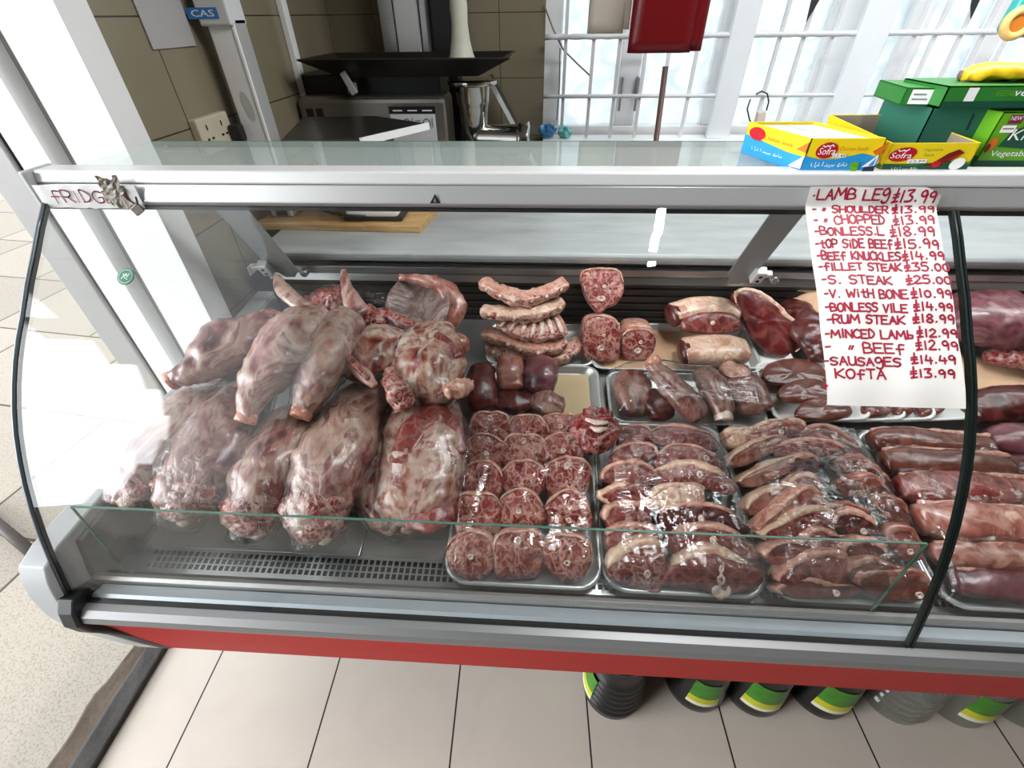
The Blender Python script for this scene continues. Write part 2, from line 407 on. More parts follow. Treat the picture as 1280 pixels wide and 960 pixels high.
def stone_mat():
    m, n, l, b = newmat('pavement_stone')
    tc = n.new('ShaderNodeTexCoord'); mp = n.new('ShaderNodeMapping'); mp.inputs['Rotation'].default_value = (0, 0, .12); l.new(tc.outputs['Object'], mp.inputs['Vector'])
    br = n.new('ShaderNodeTexBrick'); br.inputs['Scale'].default_value = 1; br.inputs['Brick Width'].default_value = .75; br.inputs['Row Height'].default_value = .62
    br.inputs['Mortar Size'].default_value = .006; br.inputs['Color1'].default_value = lin('BAB1A4'); br.inputs['Color2'].default_value = lin('AAA196'); br.inputs['Mortar'].default_value = lin('5F554A')
    l.new(mp.outputs['Vector'], br.inputs['Vector'])
    nz = n.new('ShaderNodeTexNoise'); nz.inputs['Scale'].default_value = 150; nz.inputs['Detail'].default_value = 7; l.new(tc.outputs['Object'], nz.inputs['Vector'])
    mx = n.new('ShaderNodeMix'); mx.data_type = 'RGBA'; mx.blend_type = 'MULTIPLY'; mx.inputs['Factor'].default_value = .5
    rp = n.new('ShaderNodeValToRGB'); rp.color_ramp.elements[0].position = .38; rp.color_ramp.elements[0].color = (.55, .52, .47, 1); rp.color_ramp.elements[1].position = .5
    l.new(nz.outputs['Fac'], rp.inputs['Fac']); l.new(br.outputs['Color'], mx.inputs['A']); l.new(rp.outputs['Color'], mx.inputs['B'])
    l.new(mx.outputs['Result'], b.inputs['Base Color']); b.inputs['Roughness'].default_value = .85
    bp = n.new('ShaderNodeBump'); bp.inputs['Strength'].default_value = .4; bp.inputs['Distance'].default_value = .004; l.new(nz.outputs['Fac'], bp.inputs['Height']); l.new(bp.outputs['Normal'], b.inputs['Normal'])
    return m
struct('floor', MB().box((-1.11, -3, -.05), (3.2, YB + .1, 0)), T_FLOOR)
struct('pavement', MB().box((-9, -9, -.08), (-1.17, 9, -.012)), stone_mat())
# worn dark sill between pavement and tiles, with a ragged street edge
def sill(y0, xa, xb, jag, zz):
    def F(u, v):
        y = -3 + 4.3 * v; xl = xa + jag * (fbm((0, y, 0), 3, 5) + (.6 if math.sin(y * 17) > .4 else 0)); x = xl + (xb - xl) * u
        return V((x, y, zz + .004 * fbm((x, y, 0), 1, 30)))
    return F
struct('trim_1', MB().grid(sill(0, -1.17, -1.105, .004, .005), 6, 140), plain('dark_worn_sill', '47423E', .75, var=.25, scale=9, bump=.6, bscale=60), smooth=True, solid=.02)
struct('trim_4', MB().grid(sill(0, -1.228, -1.165, .022, .003), 8, 140), plain('brown_worn_kerb', '6B5B4B', .8, var=.4, scale=14, bump=.7, bscale=60), smooth=True, solid=.02)
struct('ceiling', MB().box((-1.15, -3, 2.55), (3.2, YB + .1, 2.6)), M_CEIL)
mb = MB().box((XW - .33, 1.075, 0), (XW, YB + .1, 2.55))
struct('wall_left', mb, T_WALLL)
mb = MB().box((XW, YB, 0), (0.0, YB + .1, 2.55)); struct('wall_back', mb, T_WALL)
M_WALLP = plain('shop_wall_paint', '8F8A80', .7, var=.03)
struct('wall_right', MB().box((3.1, -3, 0), (3.2, YB + .1, 2.55)), M_WALLP)
struct('wall_front', MB().box((-1.15, -3.1, 0), (3.2, -3, 2.55)), plain('darkened_unseen_wall', '4B4640', .7, var=.1))  # unseen wall coloured dark to weaken its reflection in the panes
struct('wall_street_side', MB().box((-1.2, -3, 0), (-1.11, -.8, 2.55)), M_WALLP)
struct('trim_2', MB().box((-1.15, -3, 2.38), (XW, 1.02, 2.55)), M_PLASTER)
# end of the left wall with the door jamb set into it: plaster reveal, groove, white post, black seal, grey post
j = MB(); j.box((-1.0, 1.004, 0), (XW - .001, 1.075, 2.55)); j.box((XW - .012, .998, 0), (XW + .004, 1.075, 2.55))
d1 = struct('door_1', j, M_DOORW)
MB().box((-1.05, 1.04, 0), (-1.0, 1.075, 2.55)).build('shaded_jamb_groove', M_DOORG, d1)  # shade of the white groove put into its grey colour
MB().box((-1.118, .995, 0), (-1.047, 1.06, 2.5)).build('jamb_post', M_DOORW, d1)
MB().box((-1.131, 1.0, 0), (-1.118, 1.06, 2.5)).build('rubber_seal', M_BLACK, d1)
MB().box((-1.21, .992, 0), (-1.131, 1.06, 2.5)).build('aluminium_post', M_DOORG, d1, bevel=.004)
# wall under the window, sill and the window itself with frosted panes
struct('wall_under_window', MB().box((0, YB, 0), (3.2, YB + .1, 1.06)), T_WALL)
YWF = YB + .06
struct('wall_over_window', MB().box((0, YB, 2.3), (3.2, YB + .1, 2.55)), M_PLASTER)
wf = MB(); wf.box((0, YWF, 1.05), (3.1, YWF + .07, 1.10)); wf.box((0, YWF, 2.24), (3.1, YWF + .07, 2.3))
def wx(px): return ony(px, 120, YWF).x
for a, b in ((676, 700), (771, 797), (882, 918), (1007, 1042), (1098, 1122), (1190, 1214)):
    wf.box((wx(a), YWF + .001, 1.10), (wx(b), YWF + .06, 2.24))
for a in (2.3, 2.8): wf.box((a, YWF + .001, 1.10), (a + .09, YWF + .06, 2.24))
w1 = struct('window_1', wf, M_UPVC, bevel=.006)
def frosted():
    m, n, l, b = newmat('frosted_pane'); n.remove(b); out = n['Material Output']
    tc = n.new('ShaderNodeTexCoord'); nz = n.new('ShaderNodeTexNoise'); nz.inputs['Scale'].default_value = 9; nz.inputs['Detail'].default_value = 8; nz.inputs['Distortion'].default_value = 2
    l.new(tc.outputs['Object'], nz.inputs['Vector'])
    rp = n.new('ShaderNodeValToRGB'); rp.color_ramp.elements[0].position = .35; rp.color_ramp.elements[0].color = (.74, .79, .81, 1); rp.color_ramp.elements[1].position = .6; rp.color_ramp.elements[1].color = (.88, .91, .92, 1)
    l.new(nz.outputs['Fac'], rp.inputs['Fac'])
    tr = n.new('ShaderNodeBsdfTransparent'); l.new(rp.outputs['Color'], tr.inputs['Color'])
    tl = n.new('ShaderNodeBsdfTranslucent'); l.new(rp.outputs['Color'], tl.inputs['Color'])
    mx = n.new('ShaderNodeMixShader'); mx.inputs['Fac'].default_value = .45; l.new(tr.outputs[0], mx.inputs[1]); l.new(tl.outputs[0], mx.inputs[2]); l.new(mx.outputs[0], out.inputs['Surface'])
    return m
MB().box((0.02, YWF + .03, 1.02), (3.08, YWF + .036, 2.26)).build('glass_pane', frosted(), w1)
hm = plain('window_handle_grey', '8E8C88', .4, .3)
for px in (776, 796):
    p = ony(px, 108, YWF - .005); hb = MB(); hb.box((p.x - .006, YWF - .03, p.z - .035), (p.x + .006, YWF, p.z + .035)); hb.box((p.x - .005, YWF - .035, p.z - .09), (p.x + .005, YWF - .022, p.z))
    hb.build('window_handle', hm, w1, bevel=.003)
struct('trim_3', MB().box((-.0, YB - .10, 1.04), (3.1, YB + .02, 1.07)), M_UPVC, bevel=.004)
# floor-level back of shop: pale yard wall outside the window catches the daylight
struct('wall_yard', MB().box((-1.5, 4.6, 0), (5, 4.7, 1.35)), plain('pale_yard_wall', 'E8E6E0', .8, var=.05))
# electric trunking on the tiled wall
t = MB(); p = onx(362, 60, XW); t.box((XW, p.y - .018, .9), (XW + .022, p.y + .018, 2.5)); tag(t.build('cable_trunking', M_UPVC, bevel=.003, loc=(XW, p.y, .9)), 'pale vertical cable trunking fixed to tiled wall behind the weighing scale', 'trunking')
# ------------------------------------------------------------------ the refrigerated display counter
X0, X1 = -.797, 1.75                       # left end, right end (beyond the frame)
XS = .6                                    # seam between the two curved panes
PROF = [(.706, 1.272), (.674, 1.245), (.643, 1.216), (.605, 1.182), (.568, 1.145), (.543, 1.122), (.518, 1.096), (.494, 1.068), (.470, 1.037), (.449, 1.006), (.429, .972), (.409, .934), (.390, .893), (.373, .851), (.357, .806), (.341, .756), (.328, .712)]
M_STEEL = plain('brushed_steel', 'B9BAB8', .28, .9, var=.06, scale=6, stretch=(1, 30, 30))
M_STEELD = plain('dull_steel_deck', '9A9C9A', .36, .75, var=.1, scale=5)
M_ALU = plain('anodised_aluminium', 'B5B5B3', .36, .55, var=.03, scale=4, stretch=(.6, 12, 12))
M_ALUW = plain('bright_aluminium', 'CFCFCD', .34, .3, var=.03, scale=4, stretch=(.6, 12, 12))
M_GREYP = plain('grey_plastic', 'B4B6B6', .42, 0, var=.03)
M_DGREY = plain('dark_grey_sheet', '6C6E6F', .45, .3, var=.08)
M_RED = plain('red_panel', 'A81410', .6, 0, spec=.2, var=.05, scale=3)
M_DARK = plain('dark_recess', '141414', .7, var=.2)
M_SLAT = plain('dark_slats', '3D3A38', .4, .5, var=.15)
M_STONEW = plain('grey_worktop', 'A9ADAC', .35, 0, var=.25, scale=9, stretch=(.5, 2, 2), detail=8)
G_PANE = glassy('clear_pane', (.985, .99, .986), 1.45)
G_DECK = glassy('green_tinted_glass_sheen', (.90, .94, .92), 1.55, haze=.16, hazecol=(.72, .80, .76))  # pale diffuse haze stands in for the bright reflection on the shelf
G_EDGE = plain('glass_edge_green', '3C6A55', .15, var=.05)
G_EDGED = plain('glass_edge_dark', '16211D', .2, var=.05)
case = thing('display_counter', 'long curved-glass refrigerated meat counter with aluminium rails and a red front panel', 'display counter', (0, .75, 0))
def profile_norm(i):
    a = PROF[max(i - 1, 0)]; b = PROF[min(i + 1, len(PROF) - 1)]; ty, tz = b[0] - a[0], b[1] - a[1]; L = math.hypot(ty, tz)
    return (tz / L, -ty / L)               # points outwards, towards the customer and up
# top rail: a swept profile
def sweep(poly, x0, x1): return MB().prism([(x0, y, z) for y, z in poly], (x1 - x0, 0, 0))
sweep([(.722, 1.318), (.760, 1.318), (.760, 1.302), (.735, 1.296), (.717, 1.3)], X0 - .004, X1).build('top_rail', M_ALUW, case, bevel=.003)
sweep([(.718, 1.2995), (.735, 1.296), (.735, 1.262), (.714, 1.268), (.709, 1.275)], X0 - .004, X1).build('rail_face', M_ALU, case, bevel=.0015)
sweep([(.712, 1.2675), (.733, 1.262), (.733, 1.256), (.712, 1.262)], X0, X1).build('rail_gasket', M_BLACK, case)
e = MB().box((X0 - .012, .706, 1.262), (X0 - .003, .762, 1.32)); e.build('rail_end_cap', M_GREYP, case, bevel=.003)
# horizontal glass shelf on top
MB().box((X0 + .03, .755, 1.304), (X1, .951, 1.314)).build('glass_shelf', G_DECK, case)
MB().box((X0 + .03, .951, 1.3035), (X1, .9525, 1.3145)).build('shelf_edge', G_EDGE, case)
# curved front panes
def curved(x0, x1, name):
    m = MB(); t = .006; n = len(PROF); q = []
    for i, (y, z) in enumerate(PROF):
        ny, nz = profile_norm(i); q.append(((y, z), (y - ny * t, z - nz * t)))
    for i in range(n - 1):
        a, b = q[i], q[i + 1]
        for k in (0, 1):
            m.add([(x0, *a[k]), (x1, *a[k]), (x1, *b[k]), (x0, *b[k])], [(0, 1, 2, 3)], 0)
    o = m.build(name, [G_PANE], case, smooth=True, fix=False)
    for xx, mt in ((x0, 0), (x1, 0)):
        e = MB(); e.rings([[V((xx - .0016, *a[0])), V((xx - .0016, *a[1])), V((xx + .0016, *a[1])), V((xx + .0016, *a[0]))] for a in q])
        e.build('pane_edge', G_EDGED, o)
    return o
curved(X0 + .004, XS - .004, 'front_pane'); curved(XS + .004, X1, 'front_pane')
m = MB(); m.tube([(XS, y + .002, z - .002) for y, z in PROF], .0022, 6); m.build('pane_seam', M_BLACK, case, smooth=True)
m = MB(); m.tube([(X0, y, z) for y, z in PROF], .0032, 8); m.build('pane_end_trim', plain('grey_pane_trim', '70787C', .3, .5), case, smooth=True)
# left end: glass above a moulded grey end panel
poly = [(X0, y + .004, z - .004) for y, z in PROF if z > .80] + [(X0, .372, .80), (X0, 1.16, .82), (X0, 1.16, .98), (X0, .96, 1.30), (X0, .71, 1.27)]
MB().prism(poly, (.006, 0, 0)).build('end_pane', G_PANE, case)
nose = [(.345, .802), (.331, .775), (.321, .74), (.316, .70), (.316, .665), (.322, .615), (.333, .556), (.345, .50), (.36, .44), (1.2, .40), (1.2, .86), (.60, .824), (.38, .812)]
_fr = spline([V((0, y, z)) for y, z in nose[:9]], 40); nose = [(q.y, q.z) for q in _fr] + nose[9:]
m = MB(); m.prism([(X0 - .05, y, z) for y, z in nose], (.05, 0, 0)); m.build('end_panel', M_GREYP, case, bevel=.02, seg=5)
m = MB(); m.prism([(X0, y, z) for y, z in [(.40, .66), (.375, .72), (.40, .795), (1.18, .845), (1.18, .70)]], (.012, 0, 0)); m.build('inner_end_liner', M_DGREY, case, bevel=.002)
blk = [(.336, .735), (.322, .742), (.306, .722), (.297, .694), (.303, .66), (.318, .618), (.334, .562), (.346, .50), (.36, .44), (.40, .44), (.40, .70)]
m = MB(); m.prism([(X0 - .001, y, z) for y, z in blk], (.03, 0, 0)); m.build('corner_trim', M_BLACK, case, bevel=.004)
# front sill, bumper and red panel
sweep([(.330, .716), (.318, .7145), (.308, .706), (.304, .694), (.308, .684), (.36, .676), (.36, .70)], X0 + .028, X1).build('bumper', plain('bumper_aluminium', '858584', .42, .5, var=.05, scale=4, stretch=(.6, 12, 12)), case, bevel=.002)
sweep([(.313, .6835), (.36, .68), (.36, .672), (.313, .6755)], X0 + .028, X1).build('bumper_lip', M_ALUW, case, bevel=.001)
sweep([(.314, .675), (.322, .64), (.338, .55), (.358, .452), (.372, .452), (.372, .675)], X0 + .028, X1).build('red_panel', M_RED, case, bevel=.001)
sweep([(.372, .452), (.372, .47), (1.1, .47), (1.1, .44), (.40, .44)], X0 + .028, X1).build('underside', M_DARK, case)
MB().box((X0 + .1, .62, 0), (X1, 1.15, .45)).build('plinth', plain('dark_plinth', '2C2A29', .6), case)
sweep([(.330, .716), (.330, .708), (.372, .70), (.372, .708)], X0 + .012, X1).build('glass_channel', M_DARK, case)
sweep([(.338, .712), (.366, .706), (.366, .712), (.346, .718)], X0 + .012, X1).build('channel_strip', plain('pale_strip', 'C9D3DA', .3, .2), case)
sweep([(.368, .70), (.368, .722), (.374, .726), (.382, .722), (.382, .69)], X0 + .012, X1).build('inner_sill', M_ALU, case, bevel=.001)
sweep([(.382, .708), (.410, .652), (.424, .647), (.424, .635), (.380, .635)], X0 + .012, X1).build('inner_slope', plain('sill_grey', '8B938F', .4, .5, var=.06), case)
# grille strip with real square holes over a dark well
m = MB(); y0, y1 = .424, .474; cell = .0125; rows = 3; xs = X0 + .022
def gz(y): return deckz(y) + .001
mar = (y1 - y0 - rows * cell) / 2
def quad(xa, xb, ya, yb): m.add([(xa, ya, gz(ya)), (xb, ya, gz(ya)), (xb, yb, gz(yb)), (xa, yb, gz(yb))], [(0, 1, 2, 3)])
nx = int((1.2 - xs) / cell); bar = .0042
quad(X0 + .012, xs, y0, y1); quad(xs + nx * cell, X1, y0, y1)
quad(xs, xs + nx * cell, y0, y0 + mar); quad(xs, xs + nx * cell, y1 - mar, y1)
for r in range(rows):
    ya = y0 + mar + r * cell
    quad(xs, xs + nx * cell, ya, ya + bar * .7)
    for i in range(nx): quad(xs + i * cell, xs + i * cell + bar, ya + bar * .7, ya + cell)
m.build('air_grille', M_STEEL, case, fix=False)
MB().box((X0 + .012, .424, .60), (X1, .474, .62)).build('air_duct', M_DARK, case)
# sloping deck in plates
def deckplate(xa, xb):
    m = MB(); ya, yb = .474, 1.2; t = .012
    m.prism([(xa, ya, deckz(ya)), (xa, yb, deckz(yb)), (xa, yb, deckz(yb) - t), (xa, ya, deckz(ya) - t)], (xb - xa, 0, 0)); return m
xe = [X0 + .012, -.345, .02, .385, .75, 1.115, X1]
for a, b in zip(xe[:-1], xe[1:]): deckplate(a + .001, b - .001).build('deck_plate', M_STEELD, case, bevel=.002)
# back of the display: slatted air panel, steel lip, rounded worktop
m = MB()
for i in range(7): z = .775 + i * .0235; m.box((X0 + .012, 1.195, z), (X1, 1.203, z + .016))
m.build('rear_air_panel', M_SLAT, case, bevel=.001); MB().box((X0 + .012, 1.206, .70), (X1, 1.215, .95)).build('rear_backing', M_DARK, case)
sweep([(1.188, .948), (1.20, .948), (1.215, .944), (1.215, .93), (1.195, .925), (1.188, .93)], X0 + .012, X1).build('rear_steel_lip', M_STEEL, case, bevel=.001)
sweep([(1.192, .9245), (1.187, .905), (1.20, .90), (1.205, .93)], X0 + .012, X1).build('rear_lower_rail', M_STEEL, case)
sweep([(1.186, .968), (1.178, .98), (1.176, .99), (1.182, .998), (1.20, 1.0), (1.62, 1.0), (1.62, .955), (1.215, .955), (1.20, .96)], X0 + .012, X1).build('worktop', M_STONEW, case, bevel=.003)
MB().box((X0 + .012, 1.25, .05), (X1, 1.6, .954)).build('rear_cabinet', plain('rear_cabinet_grey', '8E8F8E', .5), case)
# sloping supports that carry the glass shelf
def support(xa, side):
    a0, a1 = V((xa, .925, 1.30)), V((xa, 1.135, .955)); d = (a1 - a0).normalized(); w = d.cross(V((1, 0, 0))).normalized()
    m = MB(); ww = .034
    pl = [a0 - w * ww, a0 + w * ww, a1 + w * ww, a1 + w * ww * .2 + d * .03, a1 - w * ww * .9 + d * .03, a1 - w * ww]
    m.prism([p for p in pl], (.004 * side, 0, 0)); m.prism([a0 - w * ww, a1 - w * ww, a1 - w * (ww - .004), a0 - w * (ww - .004)], (.03 * side, 0, 0))
    o = m.build('shelf_support', plain('support_grey', '8F9291', .4, .4), case, bevel=.001)
    c = a1 - d * .06 - w * ww * 1.05; b = MB(); b.obox(c, (.016, 0, 0), d * .03, w * .012); b.obox(c - w * .016 + d * .012, (.02, 0, 0), d * .008, w * .006)
    o2 = b.build('hinge_bracket', M_ALUW, o, bevel=.003)
    for k in (-.012, .012): MB().lathe(c + d * k + V((.017 * (1 if side < 0 else -1), 0, 0)) * 0 - w * .0125, [(.004, 0), (.004, -.002)], 10, axis=w).build('bolt', M_DARK, o2)
    return o
def support_face(xa, wdt, flip):
    # steel plate facing the customer, leaning back from the glass shelf down to the worktop front
    a0, a1 = V((xa, .93, 1.30)), V((xa, 1.15, .93)); d = (a1 - a0).normalized(); n = V((0, -d.z, d.y)) ; n = V((1, 0, 0)).cross(d).normalized()
    h = V((wdt / 2, 0, 0)); m = MB()
    m.prism([a0 - h, a0 + h, a1 + h - d * .03, a1 + h * .35, a1 - h * .35, a1 - h - d * .05], n * .004)
    m.prism([a0 + h * flip, a1 + h * flip - d * .04, a1 + h * flip - d * .04 + n * .02, a0 + h * flip + n * .02], V((-.003 * flip, 0, 0)))
    o = m.build('shelf_support', plain('support_grey', '8F9291', .4, .4), case, bevel=.001)
    c = a1 - d * .055 - n * .0 + h * flip * 1.05; b = MB(); b.obox(c - n * .008, (.014, 0, 0), d * .022, n * .012); b.obox(c - n * .012 - d * .012 + V((.016 * flip, 0, 0)), (.012, 0, 0), d * .006, n * .008)
    o2 = b.build('hinge_bracket', M_ALUW, o, bevel=.003)
    m2 = MB()
    for k in (-.009, .009): m2.lathe(c + d * k - n * .02, [(.0045, 0), (.0045, -.002)], 10, axis=n)
    m2.build('bolt_pair', M_DARK, o2)
support_face(-.70, .075, -1); support_face(.525, .07, 1)
for xx in (-.70, .60):
    MB().tube([(xx + .035, 1.16, .935), (xx + .035, 1.178, .937)], .011, 14).build('rail_knob', M_STEEL, case, smooth=True, bevel=.002)
# low inner splash glass standing on the sill
m = MB(); xl, xr = -.735, .572; a0, a1 = V((0, .383, .712)), V((0, .397, .898))
m.prism([(xl, a0.y, a0.z), (xr, a0.y, a0.z), (xr + .0, a1.y, a1.z), (xl, a1.y, a1.z)], (0, .004, 0))
sg = m.build('splash_glass', G_PANE, case)
for p, q in (((xl, a1.y, a1.z), (xr, a1.y, a1.z)), ((xl, a0.y, a0.z), (xl, a1.y, a1.z)), ((xr, a0.y, a0.z), (xr, a1.y, a1.z))):
    MB().bar(V(p) + V((0, .002, 0)), V(q) + V((0, .002, 0)), .003, .002 if p[0] != q[0] else .0026, up=(0, 1, 0) if p[0] == q[0] else (0, 0, 1)).build('glass_rim', G_EDGE if p[0] == q[0] else plain('glass_rim_green', '5E8576', .2), sg)
# ------------------------------------------------------------------ things behind the counter
M_WHITEP = plain('white_plastic', 'E9EAE7', .35, var=.02)
M_WOOD = None
def wood(name, c1, c2, scale=14, stretch=(1, 9, 9), rough=.55):
    m, n, l, b = newmat(name); tc = n.new('ShaderNodeTexCoord'); mp = n.new('ShaderNodeMapping'); mp.inputs['Scale'].default_value = stretch
    nz = n.new('ShaderNodeTexNoise'); nz.inputs['Scale'].default_value = scale; nz.inputs['Detail'].default_value = 6; nz.inputs['Distortion'].default_value = 1
    rp = n.new('ShaderNodeValToRGB'); rp.color_ramp.elements[0].position = .35; rp.color_ramp.elements[0].color = lin(c1); rp.color_ramp.elements[1].position = .65; rp.color_ramp.elements[1].color = lin(c2)
    l.new(tc.outputs['Object'], mp.inputs['Vector']); l.new(mp.outputs['Vector'], nz.inputs['Vector']); l.new(nz.outputs['Fac'], rp.inputs['Fac']); l.new(rp.outputs['Color'], b.inputs['Base Color']); b.inputs['Roughness'].default_value = rough
    return m
M_WOOD = wood('board_wood', 'A9814F', 'CDA873', 8)
# wooden board under the weighing scale
a, b_, c, d = V((-.86, 1.325, 1.0)), V((-.352, 1.308, 1.0)), V((-.322, 1.56, 1.0)), V((-.84, 1.57, 1.0))
bd = MB().prism([a, b_, c, d], (0, 0, .02)).build('wooden_board', M_WOOD, bevel=.002, loc=(-.6, 1.44, 1.0))
tag(bd, 'pale wooden board lying on the grey worktop under the weighing scale', 'board')
# price-computing scale on a pole
sc = thing('weighing_scale', 'white electronic weighing scale with a tall display pole standing on the wooden board', 'weighing scale', (-.6, 1.42, 1.02))
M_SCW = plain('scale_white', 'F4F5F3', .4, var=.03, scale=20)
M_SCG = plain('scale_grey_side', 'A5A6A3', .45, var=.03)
pb = onz(345, 277, 1.022)
px_, py_ = pb.x, 1.385
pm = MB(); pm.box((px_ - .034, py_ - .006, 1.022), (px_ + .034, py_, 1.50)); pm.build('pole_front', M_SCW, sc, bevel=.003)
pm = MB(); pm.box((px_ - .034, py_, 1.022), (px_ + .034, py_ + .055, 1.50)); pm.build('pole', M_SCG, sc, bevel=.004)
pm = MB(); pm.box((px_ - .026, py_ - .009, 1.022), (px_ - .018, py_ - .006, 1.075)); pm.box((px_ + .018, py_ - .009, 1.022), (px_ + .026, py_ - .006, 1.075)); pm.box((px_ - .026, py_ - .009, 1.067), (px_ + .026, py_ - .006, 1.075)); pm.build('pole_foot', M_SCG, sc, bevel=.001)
MB().box((px_ - .018, py_ - .0075, 1.024), (px_ + .018, py_ - .0062, 1.066)).build('pole_opening', M_DARK, sc)
hd = MB(); hz = ony(262, 33, py_ - .01).z; hd.box((px_ - .046, py_ - .016, hz), (px_ + .034, py_ + .06, hz + .14)); hdo = hd.build('display_head', plain('scale_head', 'D3D5D4', .4), sc, bevel=.005)
fz = Face((px_ - .046, py_ - .016, hz), (1, 0, 0), (0, 0, 1), .0005); M_CAS = plain('logo_blue', '2F7CC4', .4); M_WPR = plain('white_print', 'F2F2F0', .5, var=0)
lx = ony(236, 24, py_ - .016); rx = ony(270, 9, py_ - .016)
fz.rect(lx.x - px_ + .046, lx.z - hz, rx.x - px_ + .046, rx.z - hz, M_CAS); W_ = rx.x - lx.x; H_ = rx.z - lx.z
fz.text('CAS', lx.x - px_ + .046 + W_ * .14, lx.z - hz + H_ * .2, H_ * .6, M_WPR, w=W_ * .72)
fz.text('CAS', lx.x - px_ + .0464 + W_ * .15, lx.z - hz + H_ * .2, H_ * .6, M_WPR, w=W_ * .72); fz.build('logo', hdo)
fz2 = Face((px_ - .034, py_ - .006, 1.03), (1, 0, 0), (0, 0, 1), .0006); gsm = plain('smudge_grey', 'CBCDC9', .5)
fz2.ell(.036, .285, .012, .035, gsm, .15); fz2.rect(.058, .0, .0605, .46, M_SCG); fz2.build('smudge', sc)
bx = MB(); q0 = onz(432, 272, 1.05).x; bx.box((q0 - .02, 1.338, 1.034), (-.42, 1.53, 1.12)); bx.build('scale_body', M_SCW, sc, bevel=.012, seg=3)
bx = MB(); bx.box((q0 - .03, 1.345, 1.021), (-.412, 1.525, 1.036)); bx.build('scale_base', plain('scale_black_base', '262728', .45), sc, bevel=.004)
pc = MB(); pc.box((-.71, 1.40, 1.10), (-.45, 1.50, 1.13)); pc.build('platter_support', M_DGREY, sc)
ZP = 1.245; bl_, fr_, br_, bk_ = onz(352, 182, ZP), onz(450, 180, ZP), onz(534, 160, ZP), onz(470, 150, ZP); bk2 = onz(380, 152, ZP)
pp = MB(); pp.prism([bl_, fr_, br_, bk_, bk2], (0, 0, .012)); pp.build('platter', plain('platter_steel', '4A4843', .3, .8), sc, bevel=.002); tr_ = fr_
pc = MB(); pc.box((-.62, 1.40, 1.12), (-.50, 1.50, 1.246)); pc.build('platter_post', M_DGREY, sc)
pr = MB(); pr.prism([tr_ + V((.001, 0, -.004)), br_ + V((.001, 0, -.004)), br_ + V((.001, 0, .014)), tr_ + V((.001, 0, .014))], (.006, 0, 0)); pr.build('platter_rim', M_WHITEP, sc)
cb = MB(); cb.tube([(-.665, 1.36, 1.05), (-.62, 1.34, 1.046), (-.57, 1.335, 1.04), (-.52, 1.336, 1.038)], .004, 8); cb.build('cable', M_BLACK, sc, smooth=True)
# meat mincer with steel feed pan on a dark machine stand
YM = 1.9
mn = thing('meat_mincer', 'stainless steel meat mincer with a wide dark feed pan behind the glass counter', 'meat mincer', (-.35, YM, .8))
M_CHROME = plain('polished_steel', 'B5B4B0', .12, 1, var=.03)
M_PAN = plain('dark_pan_steel', '4A4641', .32, .85, var=.12, scale=7)
def at(px, py, y): return ony(px, py, y)
pl_, pr_ = at(370, 76, YM - .16), at(638, 72, YM - .16); pz = pl_.z
xa, xb = pl_.x, pr_.x; zt = pz; zb = at(480, 97, YM - .12).z
inset = .11
def panring(g, z, yy0, yy1, x0, x1): return [V((x0, yy0, z)), V((x1, yy0, z)), V((x1, yy1, z)), V((x0, yy1, z))]
m = MB(); y0, y1 = YM - .16, YM + .17
r = [panring(0, zt, y0, y1, xa, xb), panring(0, zt + .004, y0 + .004, y1 - .004, xa + .006, xb - .006)]
m.rings([panring(0, zb, y0 + .06, y1 - .06, xa + inset, xb - inset), panring(0, zt, y0, y1, xa, xb), panring(0, zt + .004, y0, y1, xa, xb), panring(0, zt + .003, y0 + .008, y1 - .008, xa + .01, xb - .01), panring(0, zb + .004, y0 + .066, y1 - .066, xa + inset + .01, xb - inset - .01)], True)
m.build('feed_pan', M_PAN, mn, bevel=.002)
nx_ = at(592, 130, YM); m = MB(); nb = at(592, 172, YM).z; nt = at(592, 100, YM).z
m.lathe((nx_.x, YM, 0), [(.088, nt), (.088, nt - .012), (.062, nt - .016), (.058, nt - .06), (.056, nt - .07), (.052, nt - .085), (.05, nb + .05), (.035, nb + .01), (.02, nb - .02)], 28); m.build('feed_neck', M_CHROME, mn, smooth=True, bevel=.001)
m = MB(); m.lathe((nx_.x, YM, nb - .01), [(.05, 0), (.055, .02), (.055, .16), (.066, .165), (.066, .20), (.05, .205)], 28, axis=(1, -.05, 0)); m.build('barrel', M_CHROME, mn, smooth=True, bevel=.001)
b0, b1 = at(338, 150, YM - .1), at(556, 120, YM - .1); b0.x = max(b0.x, XW + .01)
m = MB(); m.box((b0.x, YM - .1, .86), (b1.x, YM + .06, b1.z)); mbd = m.build('motor_housing', plain('housing_steel', '8D8880', .3, .85, var=.08, scale=4, stretch=(1, 8, 8)), mn, bevel=.02, seg=3)
m = MB(); m.box((b0.x - .02, YM - .08, .80), (b1.x + .25, YM + .14, .862)); m.build('machine_base', plain('machine_black', '1D1C1B', .4), mn, bevel=.006)
f1 = Face((b0.x, YM - .1, .86), (1, 0, 0), (0, 0, 1), .001); A_ = at(491, 165, YM - .1); B_ = at(543, 134, YM - .1); M_PANELW = plain('label_pale', 'D8DADC', .4); M_PANELK = plain('label_black', '161616', .4); M_PGREY = plain('print_grey', '7C8086', .5)
u0, v0, u1, v1 = A_.x - b0.x, A_.z - .86, B_.x - b0.x, B_.z - .86; hh = v1 - v0
f1.rect(u0, v0 - .03, u1, v1, M_PANELW); f1.rect(u0 - .002, v1 - hh * .26, u1 + .002, v1 + .003, M_PANELK)
for k in range(3): f1.rect(u0 + .012 + k * .052, v1 - hh * .15, u0 + .046 + k * .052, v1 - hh * .10, M_WPR)
